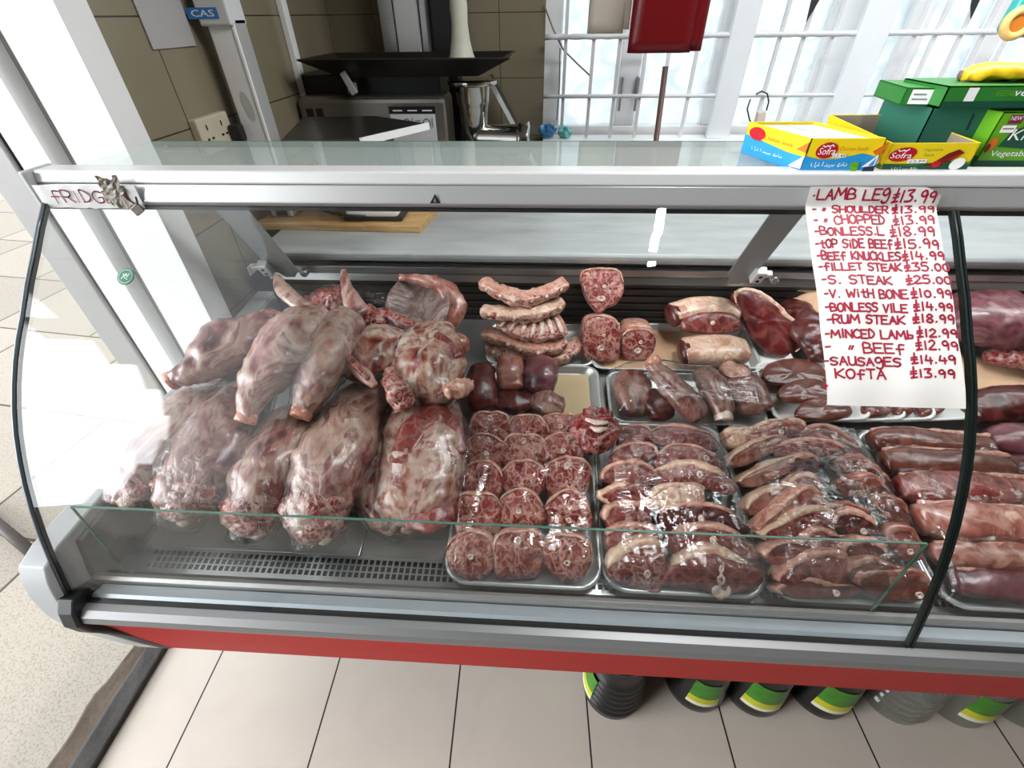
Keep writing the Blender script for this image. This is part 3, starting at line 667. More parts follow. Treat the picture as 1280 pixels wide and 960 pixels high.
for k in (.36, .8): f1.ell(u0 + (u1 - u0) * k, v1 - hh * .62, .014, .014, M_PGREY); f1.ell(u0 + (u1 - u0) * k, v1 - hh * .62, .009, .009, M_PANELW); f1.rect(u0 + (u1 - u0) * (k + .12), v1 - hh * .8, u0 + (u1 - u0) * (k + .14), v1 - hh * .4, M_PGREY); f1.rect(u0 + (u1 - u0) * (k - .25), v1 - hh * .55, u0 + (u1 - u0) * (k - .13), v1 - hh * .5, M_PGREY)
f1.build('control_label', mbd)
for sx_ in (.03, .065): fq = Face((b0.x, YM - .1, .86), (1, 0, 0), (0, 0, 1), .001); fq.rect(sx_, b1.z - .86 - .06, sx_ + .025, b1.z - .86 - .035, M_PANELK); fq.build('switch', mbd)
mk0, mk1 = at(380, 122, YM - .02), at(560, 92, YM - .02); m = MB(); m.box((mk0.x, YM - .03, b1.z - .03), (mk1.x - .03, YM + .16, zb + .002)); m.build('motor_cover', plain('machine_black', '1D1C1B', .4), mn, bevel=.004)
m = MB(); m.bar(at(428, 90, YM - .12), at(444, 118, YM - .12), .022, .012, up=(0, 1, 0)); m.box((at(446, 108, YM).x, YM - .1, at(446, 112, YM).z), (at(456, 100, YM).x, YM - .09, at(446, 99, YM).z)); m.build('latch', M_SCG, mn, bevel=.003)
# white pusher standing in the pan
ps = thing('meat_pusher', 'tall off-white plastic meat pusher standing in the dark mincer pan', 'meat pusher', (at(577, 70, YM).x, YM + .02, zb + .01))
pxx = at(577, 68, YM + .02); m = MB(); zz = zb + .006
m.lathe((pxx.x, YM + .02, zz), [(.038, 0), (.046, .004), (.046, .035), (.040, .05), (.032, .085), (.027, .13), (.029, .17), (.026, .21), (.03, .25), (.03, .36), (.02, .37)], 20); m.build('pusher_body', plain('pusher_white', 'C9C9B6', .5, var=.08, scale=16), ps, smooth=True)
# bone saw column behind, seen above and below the pan
bs = thing('bone_saw', 'tall stainless steel bone saw column standing behind the mincer pan', 'bone saw', (-.5, 2.12, 0))
c0, c1, c2, c3 = at(474, 40, 2.1).x, at(494, 40, 2.1).x, at(523, 40, 2.1).x, at(533, 40, 2.1).x
m = MB(); m.box((c0, 2.13, .95), (c1 - .004, 2.2, 2.3)); m.build('column', M_STEEL, bs, bevel=.004)
m = MB(); m.box((c1, 2.115, .95), (c2, 2.2, 2.3)); m.build('column_cover', plain('satin_steel', 'D5D3CE', .34, .6, var=.04, scale=4, stretch=(12, 12, .5)), bs, bevel=.004)
m = MB(); m.box((c2 + .004, 2.13, .95), (c3, 2.2, 2.3)); m.build('column', M_STEEL, bs, bevel=.004)
c4, c5 = at(535, 40, 2.15).x, at(568, 40, 2.15).x
m = MB(); m.box((c4, 2.17, .95), (c5, 2.27, 2.3)); m.build('blade_housing', plain('saw_black', '1A1817', .35), bs, bevel=.004)
m = MB(); m.box((c0 - .1, 2.09, .86), (.10, 2.31, .95)); m.build('saw_table', M_STEEL, bs, bevel=.004); m = MB(); m.box((c0 - .05, 2.1, 0), (c5, 2.3, .86)); m.build('saw_cabinet', M_DGREY, bs, bevel=.004)
# back table that carries the mincer
tb = thing('back_table', 'dark steel table carrying the meat mincer behind the counter', 'table', (-.4, 1.84, 0))
MB().box((-.84, 1.62, .76), (.12, 2.05, .8)).build('table_top', M_STEELD, tb, bevel=.004)
for lx_ in (-.80, .08):
    for ly_ in (1.66, 2.01): MB().box((lx_ - .02, ly_ - .02, 0), (lx_ + .02, ly_ + .02, .76)).build('leg', M_STEEL, tb)
# white-edged board leaning beside the mincer
m = MB(); p, q = at(612, 95, YM + .27), at(672, 207, YM + .27); m.bar(p, q, .12, .014, up=(q - p).cross(V((0, 1, 0)))); 
lb = m.build('cutting_board', plain('dark_board', '2C2825', .5), bevel=.002, loc=(q.x, YM + .27, .8)); m = MB(); dd = (q - p).normalized(); nn = dd.cross(V((0, 1, 0))).normalized(); m.bar(p - V((0, .063, 0)), q - V((0, .063, 0)), .006, .016, up=nn); m.build('white_edge', M_WHITEP, lb)
tag(lb, 'dark cutting board with a white edge leaning beside the mincer neck', 'cutting board')
# double wall socket, notice, cable
sk = ony(262, 160, 1.55); yy = onx(262, 166, XW).y; zz = onx(262, 166, XW).z
so_ = MB(); so_.box((XW, yy - .07, zz - .04), (XW + .022, yy + .07, zz + .04)); sko = so_.build('wall_socket', plain('socket_ivory', 'BFB6A0', .4), bevel=.004, loc=(XW, yy, zz))
tag(sko, 'ivory double wall socket on the tiled wall left of the scale pole', 'wall socket')
for k in (.02, .085):
    for (a_, b_2, c_2, d_2) in ((k + .011, .052, k + .016, .064), (k, .03, k + .010, .035), (k + .02, .03, k + .03, .035)):
        fs_ = Face((XW + .022, yy - .07, zz - .04), (0, 1, 0), (0, 0, 1), .0005); fs_.rect(a_, b_2, c_2, d_2, M_PANELK); fs_.build('socket_hole', sko)
plg = MB(); plg.box((XW + .0235, yy + .045, zz - .03), (XW + .055, yy + .075, zz + .01)); tag(plg.build('power_plug', M_BLACK, bevel=.006, loc=(XW + .022, yy + .08, zz)), 'black power plug pushed into the ivory wall socket', 'plug')
n0 = onx(192, 62, XW + .004); n1 = onx(246, 58, XW + .004); nt_ = MB(); nt_.box((XW + .002, n0.y, n0.z), (XW + .004, n1.y, n0.z + .28)); nto = nt_.build('paper_notice', plain('notice_paper', 'A7A5A2', .6, var=.03), loc=(XW, n0.y, n0.z))
tag(nto, 'faded grey paper notice stuck to the left tiled wall', 'notice'); fn = Face((XW + .004, n0.y, n0.z), (0, 1, 0), (0, 0, 1), .0004)
for k in range(5): fn.rect(.02, .10 + k * .022, (n1.y - n0.y) * (.75 - .1 * (k % 2)), .106 + k * .022, M_PGREY)
fn.build('faint_print', nto)
# ------------------------------------------------------------------ window grille and what hangs by it
gr = thing('window_grille', 'white security grille of bars and broad flats in front of the bright window', 'window grille', (1.2, YB - .06, 1.0))
M_BAR = plain('white_painted_bar', 'D9DADB', .4, var=.04, scale=30, bump=.1); YG = YB - .06
for py in (45, 120, 192):
    z = ony(800, py, YG).z
    if z < 1.03: continue
    m = MB(); m.tube([(0.0 + i * .031, YG, z) for i in range(101)], [.0085 if (i % 2 or py != 45) else .0105 for i in range(101)] if py == 45 else .0075, 8); m.build('cross_bar', M_BAR, gr, smooth=True)
def gx(px): return ony(px, 120, YG).x
flats = [(894, 923), (1041, 1078)]
for a, b in flats: MB().box((gx(a), YG - .012, 1.07), (gx(b), YG + .012, 2.36)).build('flat_post', plain('flat_post_white', 'E4E8EA', .4, var=.05, scale=8), gr, bevel=.004)
for px in (704, 737, 768, 800, 828, 861, 955, 983, 1016, 1112, 1136, 1166, 1192, 1222):
    m = MB(); m.box((gx(px) - .0065, YG + .004, 1.07), (gx(px) + .0065, YG + .016, 2.36)); m.build('bar', M_BAR, gr)
for k in range(5): m = MB(); m.box((1.95 + k * .17, YG + .004, 1.07), (1.963 + k * .17, YG + .016, 2.36)); m.build('bar', M_BAR, gr)
# carrier bags hanging in bunches
def bag_bundle(name, label, pxl, pxr, pyb, Y, col, trans, layers, zneck, neck, hang):
    pL, pR = ony(pxl, pyb, Y), ony(pxr, pyb, Y); cx = (pL.x + pR.x) / 2; w = (pR.x - pL.x); zb_ = (pL.z + pR.z) / 2
    t = thing(name, label, 'carrier bags', (cx, Y, zb_))
    m_, n, l, b = newmat(name + '_film'); b.inputs['Base Color'].default_value = lin(col); b.inputs['Roughness'].default_value = .35
    tl = n.new('ShaderNodeBsdfTranslucent'); tl.inputs['Color'].default_value = lin(trans); mx = n.new('ShaderNodeMixShader'); mx.inputs['Fac'].default_value = .35
    nz = n.new('ShaderNodeTexNoise'); nz.inputs['Scale'].default_value = 14; bp = n.new('ShaderNodeBump'); bp.inputs['Strength'].default_value = .3; l.new(nz.outputs['Fac'], bp.inputs['Height']); l.new(bp.outputs['Normal'], b.inputs['Normal'])
    l.new(b.outputs[0], mx.inputs[1]); l.new(tl.outputs[0], mx.inputs[2]); l.new(mx.outputs[0], n['Material Output'].inputs['Surface'])
    for k in range(layers):
        off = (k - layers / 2) * .018; yo = k * .012; rnd = random.Random(k + len(name)); zz0 = zb_ + rnd.uniform(0, .015) * (k > 0)
        m = MB(); N_ = 14; rings = []
        for i in range(N_ + 1):
            s = i / N_; z = zz0 + s * (zneck + .12 - zb_)
            f = 1.0 if z < zneck - .12 else max(neck, 1 - (1 - neck) * min(1, (z - zneck + .12) / .12) ** 1.3)
            hw = w / 2 * f; th = .010 + .01 * math.sin(s * 3)
            ring = []
            for j_ in range(16):
                a = 2 * math.pi * j_ / 16; x = cx + off + hw * math.copysign(abs(math.cos(a)) ** .5, math.cos(a)); y = Y + yo + th * math.sin(a) * 1.2 + .006 * math.sin(x * 60 + k) 
                ring.append(V((x, y, z)))
            rings.append(ring)
        m.rings(rings); m.build('bag', m_, t, smooth=True)
    hk = MB(); hk.tube([(cx, Y + .01, zneck + .1), (cx, Y + .01, zneck + .22), (cx + .01, Y + .06, zneck + .26), (cx + .01, YG, zneck + .25)], .004, 6); hk.build('hook', M_STEEL, t, smooth=True)
    return t
bag_bundle('red_carrier_bags', 'bunch of translucent red carrier bags hanging by the window', 795, 874, 66, 1.75, '6E040D', 'A00C16', 3, 1.70, .16, 1)
bag_bundle('white_carrier_bags', 'bunch of off-white carrier bags hanging left of the red bags', 741, 786, 42, 1.85, 'C9BFB0', 'E8D9C2', 2, 1.72, .18, 1)
# broom handle
m = MB(); p, q = ony(832, 83, 2.02), ony(818, 190, 2.02); d_ = (q - p); q = p + d_ * (p.z / (p.z - q.z)) * 1.0; q.z = 0.0; q = V((q.x, 2.0, 0)); p = p; mid = p.lerp(q, .98)
bh = m.tube([p, p.lerp(q, .5), mid], [.0105, .0105, .0105], 12).build('broom_handle', plain('dark_brown_handle', '5B4038', .45), loc=(q.x, q.y, 0), smooth=True)
hb_ = MB(); hb_.box((q.x - .14, q.y - .03, 0), (q.x + .14, q.y + .03, .09)); hb_.build('broom_head', M_DGREY, bh, bevel=.01)
tag(bh, 'dark brown broom handle standing upright before the window under the red bags', 'broom')
# hanging wire with tag, thin cable, crumpled plastic on the sill
wr = thing('wire_hook', 'thin dark wire loop with a small pale clip hanging from the grille', 'wire', ony(953, 125, YG - .02))
def W3(px, py): return ony(px, py, YG - .022)
m = MB(); m.tube([W3(945, 118), W3(952, 114), W3(959, 117), W3(961, 127), W3(958, 138)], .003, 6); m.tube([W3(938, 124), W3(934, 136), W3(937, 150), W3(946, 165), W3(956, 180)], .003, 6); m.build('wire_loop', M_BLACK, wr, smooth=True)
m = MB(); a, b = W3(952, 139), W3(949, 160); m.bar(a, b, .034, .02, up=(0, 1, 0)); m.build('clip', plain('clip_pale', 'D8C8B8', .5), wr, bevel=.005)
m = MB(); pts = [ony(680, 6, YB - .01), ony(691, 35, YB - .03), ony(704, 62, YB - .05), ony(722, 80, YB - .05), ony(738, 95, YB - .04)]
m.tube(pts, .0032, 6); m.tube([ony(700, 60, YB - .03), ony(699, 110, YB - .03), ony(696, 150, YB - .03)], .0025, 6); tag(m.build('thin_cable', plain('cable_grey', '83817C', .5), loc=pts[0], smooth=True), 'thin grey cable running down from the wall corner across the window', 'cable')
def crumple(name, label, px, py, w, col, seed):
    p = ony(px, py, YB - .055); p.z = 1.07; m = MB(); rings = []
    for i in range(8):
        ph = math.pi * i / 7; ring = []
        for j_ in range(16):
            a = 2 * math.pi * j_ / 16; d3 = V((math.sin(ph) * math.cos(a), math.sin(ph) * math.sin(a) * .7, math.cos(ph) * .8)); rr = w * (1 + .55 * fbm(d3 * 2.1, seed, 1, 3)); ring.append(p + V((0, 0, w * .78)) + d3 * rr * (1 if d3.z > -.5 else .9))
        rings.append(ring)
    m.rings(rings); o = m.build(name, plain('crumpled_plastic_%d' % seed, col, .3, var=.25, scale=40), loc=p, smooth=False); tag(o, label, 'plastic bag')
crumple('crumpled_bag', 'crumpled blue plastic bag in the corner of the window sill', 684, 168, .036, '3E86B8', 2)
crumple('crumpled_bag', 'crumpled turquoise plastic bag on the window sill beside the blue one', 706, 170, .030, '7FCFCB', 5)
# dark pennant tips and a teal snack packet hung at the top of the window
def tip(label, pts, Y):
    m = MB(); v = [ony(*p, Y) for p in pts]; v += [v[-1] + V((.02, 0, .14)), v[0] + V((.01, 0, .14))]; m.prism(v, (0, .006, 0)); o = m.build('pennant', plain('pennant_black', '2B2D2F', .5), loc=v[0], bevel=.001); tag(o, label, 'pennant', 'dark pennants hanging at the window top')
tip('dark pointed pennant tip between the two broad white grille flats', [(1026, -2), (1008, 28), (1015, -2)], YG - .03)
tip('dark pointed pennant tip at upper right of the window', [(1226, -2), (1214, 24), (1214, 8), (1216, -2)], YG - .03)
sp_ = thing('snack_packet', 'teal snack packet with an orange ring biscuit hanging at the upper right', 'snack packet', ony(1280, 47, 1.45))
Yp = 1.45; v = [ony(1260, 47, Yp), ony(1330, 47, Yp), ony(1345, -30, Yp), ony(1288, -20, Yp), ony(1254, 38, Yp)]
MB().prism(v, (0, .03, 0)).build('packet', plain('packet_teal', '3DB3AC', .3, var=.08, scale=12), sp_, bevel=.008, seg=3)
cR = ony(1272, 29, Yp - .004); m = MB(); rg = []
for i in range(29):
    a = 2 * math.pi * i / 28; rg.append(cR + V((math.cos(a) * .027, 0, math.sin(a) * .025)))
m.tube(rg, .0095, 8); m.build('ring_print', plain('biscuit_yellow', 'F0C878', .5), sp_, smooth=True); MB().lathe(cR + V((0, .003, 0)), [(.02, 0), (.02, .006)], 20, axis=(0, -1, 0)).build('ring_centre', plain('biscuit_orange', 'D9822B', .5), sp_)
# ------------------------------------------------------------------ meat: materials
MT_LEG = meat('leg_surface', ['4E2325', '7A4644', '9A7068', 'B39A8C', '6E3B3A', '967468'], 12, .26, 13, 'B9A294', stretch=(1.3, .6, 1.1), streak=.45, bump=.35)
MT_LEGD = meat('leg_surface_darker', ['3C1416', '64302F', '8A6058', '52201F', '977A6E'], 14, .26, 15, 'B09888', stretch=(1.3, .6, 1.1), streak=.45, bump=.4)
MT_SHOULDER = meat('shoulder_surface', ['4A1416', '6C2A28', '92604F', 'B0988A', '742F2D', 'C2B0A2'], 11, .3, 15, 'CBB9AA', stretch=(1.1, .7, 1), streak=.7, bump=.4)
MT_RED = meat('red_cut', ['3E0A0D', '64171A', '84292A', '54100F', '9C4A44'], 28, .45, 34, 'C79A90', streak=.35, bump=.7)
MT_CUT = meat('torn_cut_end', ['4A0F11', '7A2526', '9A4A44', '5E1518', 'B58A7C'], 30, .6, 38, 'D9BFB0', streak=.7, bump=.8)
MT_LEAN = meat('lean_face', ['4F1A18', '6A2A27', '803A36', '5A211F', '8E4C46'], 30, .32, 26, 'B98C80', bump=.5)
MT_NECK = meat('neck_face', ['551618', '762C2B', '914641', '651D1E', 'A9685C'], 36, .6, 34, 'D2A898', streak=.45, bump=.6)
MT_DARK = meat('dark_meat', ['260708', '3E0F10', '551A1A', '320A0A', '6A2C28'], 18, .18, 16, '945A50', bump=.4, rich=1.0)
MT_STEAK = meat('steak_face', ['38080A', '520F12', '661A1C', '440B0D', '7C2A28'], 24, .16, 14, 'B07C6E', bump=.4, rich=1.0)
MT_LIVER = meat('brown_slice', ['40190F', '5A2B22', '6B3A30', '4C2019', '7C4A3E'], 14, .12, 14, '9A7264', coat=.6, bump=.4)
MT_PURPLE = meat('purple_joint', ['47202A', '5E2E36', '764048', '54262F', '8C5C5E'], 11, .2, 12, 'A0787A', coat=.5, bump=.4, rich=1.0)
MT_PINK = meat('pink_slab', ['6A342B', '854D42', '9C665A', '7A4238', 'B28A7A'], 14, .28, 16, 'CFB0A0', coat=.5, bump=.5)
MT_FAT = meat('cream_fat', ['B4826C', 'CCA48C', 'DCC0A8', 'C29680', 'E6D0BA'], 22, 0, bump=.4, rich=1.0)
MT_FATP = meat('pink_fat', ['A0604F', 'BC8270', 'CC9C88', 'AE7060', 'D8B29E'], 24, .35, 28, 'DCC0B0', bump=.5, rich=1.0)
MT_BONE = meat('bone_white', ['B98E80', 'D0B5A6', 'E2D3C4', 'C6A294', 'EADFD4'], 40, 0, bump=.15, coat=.2, rich=1.0)
MT_STUMP = meat('shank_stump', ['A5523F', 'BC7058', 'C98C72', 'B0604C', 'D5A48A'], 40, .3, 50, 'E0B8A0', bump=.3, rich=1.0)
MT_MEMB = meat('rib_membrane', ['4E3836', '6A5450', '85706A', '5C4642', '9A8880'], 11, .12, 10, 'B4A298', coat=.15, rough=.5, bump=.3, rich=1.0)
G_FILM = glassy('cling_film', (.99, .985, .98), 1.5, .06, .32, 22, 1.9, stretch=(1, 2.4, 1))
G_WRAP = glassy('plastic_wrap', (.99, .985, .985), 1.45, .09, .8, 38, 1.35, stretch=(1.6, 1, 1))
M_TRAY = plain('tray_steel', 'D2D6D5', .3, .5, var=.04)
M_FOAM = plain('white_foam_tray', 'EDEDEA', .5, 0, var=.02)
M_PAPER = plain('butcher_paper', 'D9BF98', .65, 0, var=.05, scale=20)
M_BPAPER = plain('brown_paper', 'D0A987', .65, 0, var=.04)
MEATV = []                     # surface points gathered so that the films can be stretched over them
# ------------------------------------------------------------------ builders
def stations(rows):
    P = []; A = []; B = []
    for (px, py, h, w, t) in rows:
        p = dk(px, py, h); P.append(p); A.append(w / 2 * depth(p) / FPX); B.append(t / 2)
    return P, A, B
def joint(name, label, rows, mat, cat, seed, stump=None, cut=None, wrap=True, amp=.010, f=13, group=None, loosen=0, n=36, m=40, ex=2.2, parts=None):
    P, A, B = stations(rows); low = min(P, key=lambda p: p.z); c = sum(P, V()) / len(P)
    t = thing(name, label, cat, (c.x, c.y, min(p.z - b for p, b in zip(P, B))), group)
    mb = MB(); rings = loft(mb, P, A, B, n, m, amp=amp, f=f, seed=seed, ex=ex); body = mb.build('meat', mat, t, smooth=True); MEATV.extend(mb.v)
    if stump:                  # pale sawn bone end; stump = (index 0/-1, material)
        i, mm, rr = stump; d = (P[0] - P[1]).normalized() if i == 0 else (P[-1] - P[-2]).normalized(); r = max(A[i], B[i]) * rr
        s = MB(); s.lathe(P[i] + d * r * .2, [(r * .7, -r * .8), (r * 1.02, -r * .2), (r * 1.05, r * .35), (r * .95, r * .5), (r * .62, r * .52), (r * .55, r * .42)], 20, axis=d)
        for k, p in enumerate(s.v): s.v[k] = p + p.normalized() * .003 * fbm(p, seed, 60)
        s.build('shank_bone', mm, t, smooth=True)
    if cut:                    # torn red cut end wrapping the last part of the joint; cut = (index, size, material)
        i, sz, mm = cut; seq = list(range(len(P)))[-3:] if i == -1 else list(range(len(P)))[2::-1]
        q = [P[seq[0]].lerp(P[seq[1]], .55)] + [P[k] for k in seq[1:]]; a_ = [(A[seq[0]] * .45 + A[seq[1]] * .55) * .5] + [A[k] * sz * 1.12 for k in seq[1:]]; b_ = [(B[seq[0]] * .45 + B[seq[1]] * .55) * .5] + [B[k] * sz * 1.12 for k in seq[1:]]
        d = (q[-1] - q[-2]).normalized(); q.append(q[-1] + d * .014); a_.append(a_[-1] * .72); b_.append(b_[-1] * .7)
        s = MB(); loft(s, q, a_, b_, 30, 24, amp=.011, f=24, seed=seed + 3, ex=2.3); s.build('cut_face', mm, t, smooth=True)
        kb = MB(); kx = d.cross(DN).normalized(); kc = q[-1] - kx * a_[-1] * .3 + d * .004; loft(kb, [kc - d * .02, kc, kc + d * .008], [.012, .015, .010], [.010, .013, .009], 16, 12, amp=.003, f=50, seed=seed); kb.build('bone_knob', MT_BONE, t, smooth=True)
    if wrap:
        wmb = MB(); P2 = list(P); A2 = [a * 1.03 + .003 for a in A]; B2 = [b * 1.03 + .003 for b in B]
        d = (P[-1] - P[-2]).normalized(); P2.append(P[-1] + d * (.012 + loosen)); A2.append(A[-1] * .9 + .004); B2.append(B[-1] * .55)
        loft(wmb, P2, A2, B2, 32, 40, amp=.005, f=26, seed=seed + 9, ex=2.2); wmb.build('plastic_wrap', G_WRAP, t, smooth=True)
    return t
def frame(yaw, tilt, roll=0.0):
    """in-plane right, in-plane up, normal of a slice: tilt 0 lies flat, 90 stands facing the customer"""
    R_ = Matrix.Rotation(yaw, 3, 'Z') @ Matrix.Rotation(tilt, 3, 'X') @ Matrix.Rotation(roll, 3, 'Z')
    return R_ @ V((1, 0, 0)), R_ @ V((0, 1, 0)), R_ @ V((0, 0, 1))
def outline(shape, th, seed):
    c, s = math.cos(th), math.sin(th)
    if shape == 'round': r = 1 + .05 * math.cos(3 * th + seed)
    elif shape == 'loaf': r = 1 / (abs(c) ** 3.2 + abs(s) ** 3.2) ** (1 / 3.2)
    elif shape == 'saddle': r = (1 / (abs(c) ** 2.4 + abs(s) ** 2.4) ** (1 / 2.4)) * (1 - .35 * max(0, -s) ** 3 * (1 if abs(c) > .25 else .55))
    elif shape == 'half': r = 1 / (abs(c) ** 2.2 + abs(s) ** 2.2) ** (1 / 2.2) * (1 if s > 0 else .72 + .28 * abs(c))
    elif shape == 'chop': r = (1 + .22 * math.cos(th - .5)) * (1 - .16 * math.cos(2 * th + 1.1)) * .95
    elif shape == 'steak': r = (1 + .12 * math.cos(2 * th + .6) + .08 * math.cos(3 * th)) * .95
    else: r = 1
    return r * (1 + .12 * fbm(V((c, s, 0)), seed, 1.3))
def cutlet(name, label, cat, C, yaw, tilt, w, h, t, shape, face, seed, fat=None, fatm=None, fatw=.006, bone=None, roll=0.0, group=None, side=None, dome=.004, n=44, collect=True, pts=None):
    X, Y, N = frame(yaw, tilt, roll); C = V(C)
    if pts:                    # outline traced in the plane of the cut
        poly = []
        for px, py in pts:
            d = ray(px, py); k = (C - CAM).dot(N) / d.dot(N); q = CAM + d * k - C; poly.append(V((q.dot(X), q.dot(Y), 0)))
        k = len(poly); ring2 = []
        for i in range(n):
            u = i / n * k; j = int(u); f_ = u - j; ring2.append(crom(poly[j - 1], poly[j % k], poly[(j + 1) % k], poly[(j + 2) % k], f_))
        area = sum(ring2[i].x * ring2[(i + 1) % n].y - ring2[(i + 1) % n].x * ring2[i].y for i in range(n))
        if area < 0: ring2 = ring2[::-1]
        w = max(q.x for q in ring2) - min(q.x for q in ring2); h = max(q.y for q in ring2) - min(q.y for q in ring2)
    else:
        ring2 = []
        for j in range(n):
            th = 2 * math.pi * j / n; q = outline(shape, th, seed); ring2.append(V((math.cos(th) * q * w / 2, math.sin(th) * q * h / 2, 0)))
    o = thing(name, label, cat, C - N * t / 2, group)
    bow = min(.10 * min(w, h), .0045)      # slices are never quite flat
    def ring(off, sc, wob=0.0):
        r = []
        for q in ring2:
            a_, b_ = q.x * sc, q.y * sc
            p = C + X * a_ + Y * b_ + N * (off + bow * fbm(V((a_ * 14, b_ * 14, seed)), seed, 1, 2))
            if wob: p = p + N * wob * fbm(p, seed, 55, 2)
            r.append(p)
        return r
    mb = MB(); rg = [ring(-t / 2, .8), ring(-t / 2, .93), ring(-t * .35, 1.0), ring(0, 1.02), ring(t * .35, 1.0), ring(t / 2, .95, .002), ring(t / 2 + dome * .35, .86, .004), ring(t / 2 + dome * .7, .68, .005), ring(t / 2 + dome * .9, .45, .005), ring(t / 2 + dome, .22, .004), ring(t / 2 + dome, .05)]
    mb.rings(rg); mb.build('lean_meat', face, o, smooth=True)
    if collect: MEATV.extend(mb.v)
    if fat:
        i0 = None; th0, th1 = fat; k = max(10, int(n * abs(th1 - th0) / 6.283)); fm = MB(); rings = []
        angs = [math.atan2(q.y / h, q.x / w) % (2 * math.pi) for q in ring2]
        def at_angle(th):
            th %= 2 * math.pi; best = min(range(n), key=lambda i: abs((angs[i] - th + math.pi) % (2 * math.pi) - math.pi)); return ring2[best]
        prevp = None; raw = [at_angle(th0 + (th1 - th0) * i / k) for i in range(k + 1)]
        raw = [raw[max(0, i - 1)] * .25 + raw[i] * .5 + raw[min(k, i + 1)] * .25 for i in range(k + 1)]
        for i in range(k + 1):
            u = i / k; taper = min(1, 5 * u + .2, 5 * (1 - u) + .2); q = raw[i]
            rd = (X * q.x + Y * q.y).normalized(); fw = fatw * taper * (1 + .6 * fbm(V((u * 5, seed, 0)), seed, 1))
            p0 = C + X * q.x + Y * q.y + N * (bow * fbm(V((q.x * 14, q.y * 14, seed)), seed, 1, 2)); sec = []
            for a in range(12):
                an = 2 * math.pi * a / 12; ca, sa = math.cos(an), math.sin(an)
                sec.append(p0 + rd * (fw * (math.copysign(abs(ca) ** .6, ca) * .8 - .25)) + N * (t * .58 * math.copysign(abs(sa) ** .6, sa) + .0012) + (N + rd) * .0022 * fbm(p0 + N * sa * .01 + rd * ca * .01, seed, 70))
            rings.append(sec)
        fm.rings(rings); fm.build('fat_rim', fatm or MT_FAT, o, smooth=True)
        if collect: MEATV.extend(fm.v)
    for bn in ([] if bone is None else (bone if isinstance(bone, list) else [bone])):
        bu, bv, br, be = bn; bm_ = MB(); bc = C + X * bu * w / 2 + Y * bv * h / 2 + N * (t / 2 + dome * (1 - .6 * math.hypot(bu, bv)) + bow * fbm(V((bu * w * 7, bv * h * 7, seed)), seed, 1, 2))
        rg = []
        for (sc, oz) in ((1.0, -.006), (1.04, .0012), (.85, .003), (.55, .003), (.42, .001), (.1, .0008)):
            rg.append([bc + (X * math.cos(2 * math.pi * j / 16) * be + Y * math.sin(2 * math.pi * j / 16)) * br * sc * (1 + .3 * fbm(V((math.cos(2 * math.pi * j / 16), math.sin(2 * math.pi * j / 16), 0)), seed + bu, 1.5)) + N * oz for j in range(16)])
        bm_.rings(rg); bm_.build('bone', MT_BONE, o, smooth=True)
    if side:                   # the piece continues backwards behind its face
        L, mm = side; sb = MB(); sb.rings([ring(-t / 2 - L, .6), ring(-t / 2 - L, .9), ring(-t / 2 - L * .8, 1.0), ring(-t / 2 - L * .4, 1.03), ring(-t / 2 + .001, .99)]); sb.build('outer_side', mm, o, smooth=True)
        if collect: MEATV.extend(sb.v)
    return o
def cutpx(name, label, cat, pts, h, yaw, tilt, t, face, seed, **k):
    c = (sum(p[0] for p in pts) / len(pts), sum(p[1] for p in pts) / len(pts)); g_ = k.pop('grow', 1.0)
    pts = [(c[0] + (p[0] - c[0]) * g_, c[1] + (p[1] - c[1]) * g_) for p in pts]
    return cutlet(name, label, cat, dk(c[0], c[1], h), yaw, math.radians(tilt), 1, 1, t, 'px', face, seed, pts=pts, **k)
def rrect(w, d, r, n=6):
    pts = []
    for cx, cy, a0 in ((w / 2 - r, d / 2 - r, 0), (-w / 2 + r, d / 2 - r, 90), (-w / 2 + r, -d / 2 + r, 180), (w / 2 - r, -d / 2 + r, 270)):
        for i in range(n + 1):
            a = math.radians(a0 + 90 * i / n); pts.append((cx + r * math.cos(a), cy + r * math.sin(a)))
    return pts
TILT = Matrix.Rotation(math.atan(DS), 3, 'X')
def tray(name, label, cx, cy, w, d, h, r, mat, rim=.007, h0=0.002, yaw=0.0, tilt=TILT, taper=.9, group=None, cat='tray'):
    c = V((cx, cy, deckz(cy) + h0)); t = thing(name, label, cat, c, group); Rz = tilt @ Matrix.Rotation(yaw, 3, 'Z')
    def rg(sc, z, ex=0): return [c + Rz @ V((x * sc + ex * (1 if x > 0 else -1) * 0 + ex * x / math.hypot(x, y), y * sc + ex * y / math.hypot(x, y), z)) for x, y in rrect(w, d, r)]
    m = MB(); m.rings([rg(taper * .3, 0), rg(taper * .97, 0), rg(taper, .003), rg(.985, h - .002), rg(1, h), rg(1, h, rim * .5), rg(1, h - .002, rim), rg(1, h - .004, rim), rg(1, h - .003, rim * .4), rg(.992, h - .003), rg(taper * 1.005, .0045), rg(taper * .98, .0015 + .001), rg(taper * .3, .0025)][::1])
    m.build('tray_body', mat, t, smooth=True, bevel=0); t['_c'] = 0; del t['_c']
    return t, c, Rz
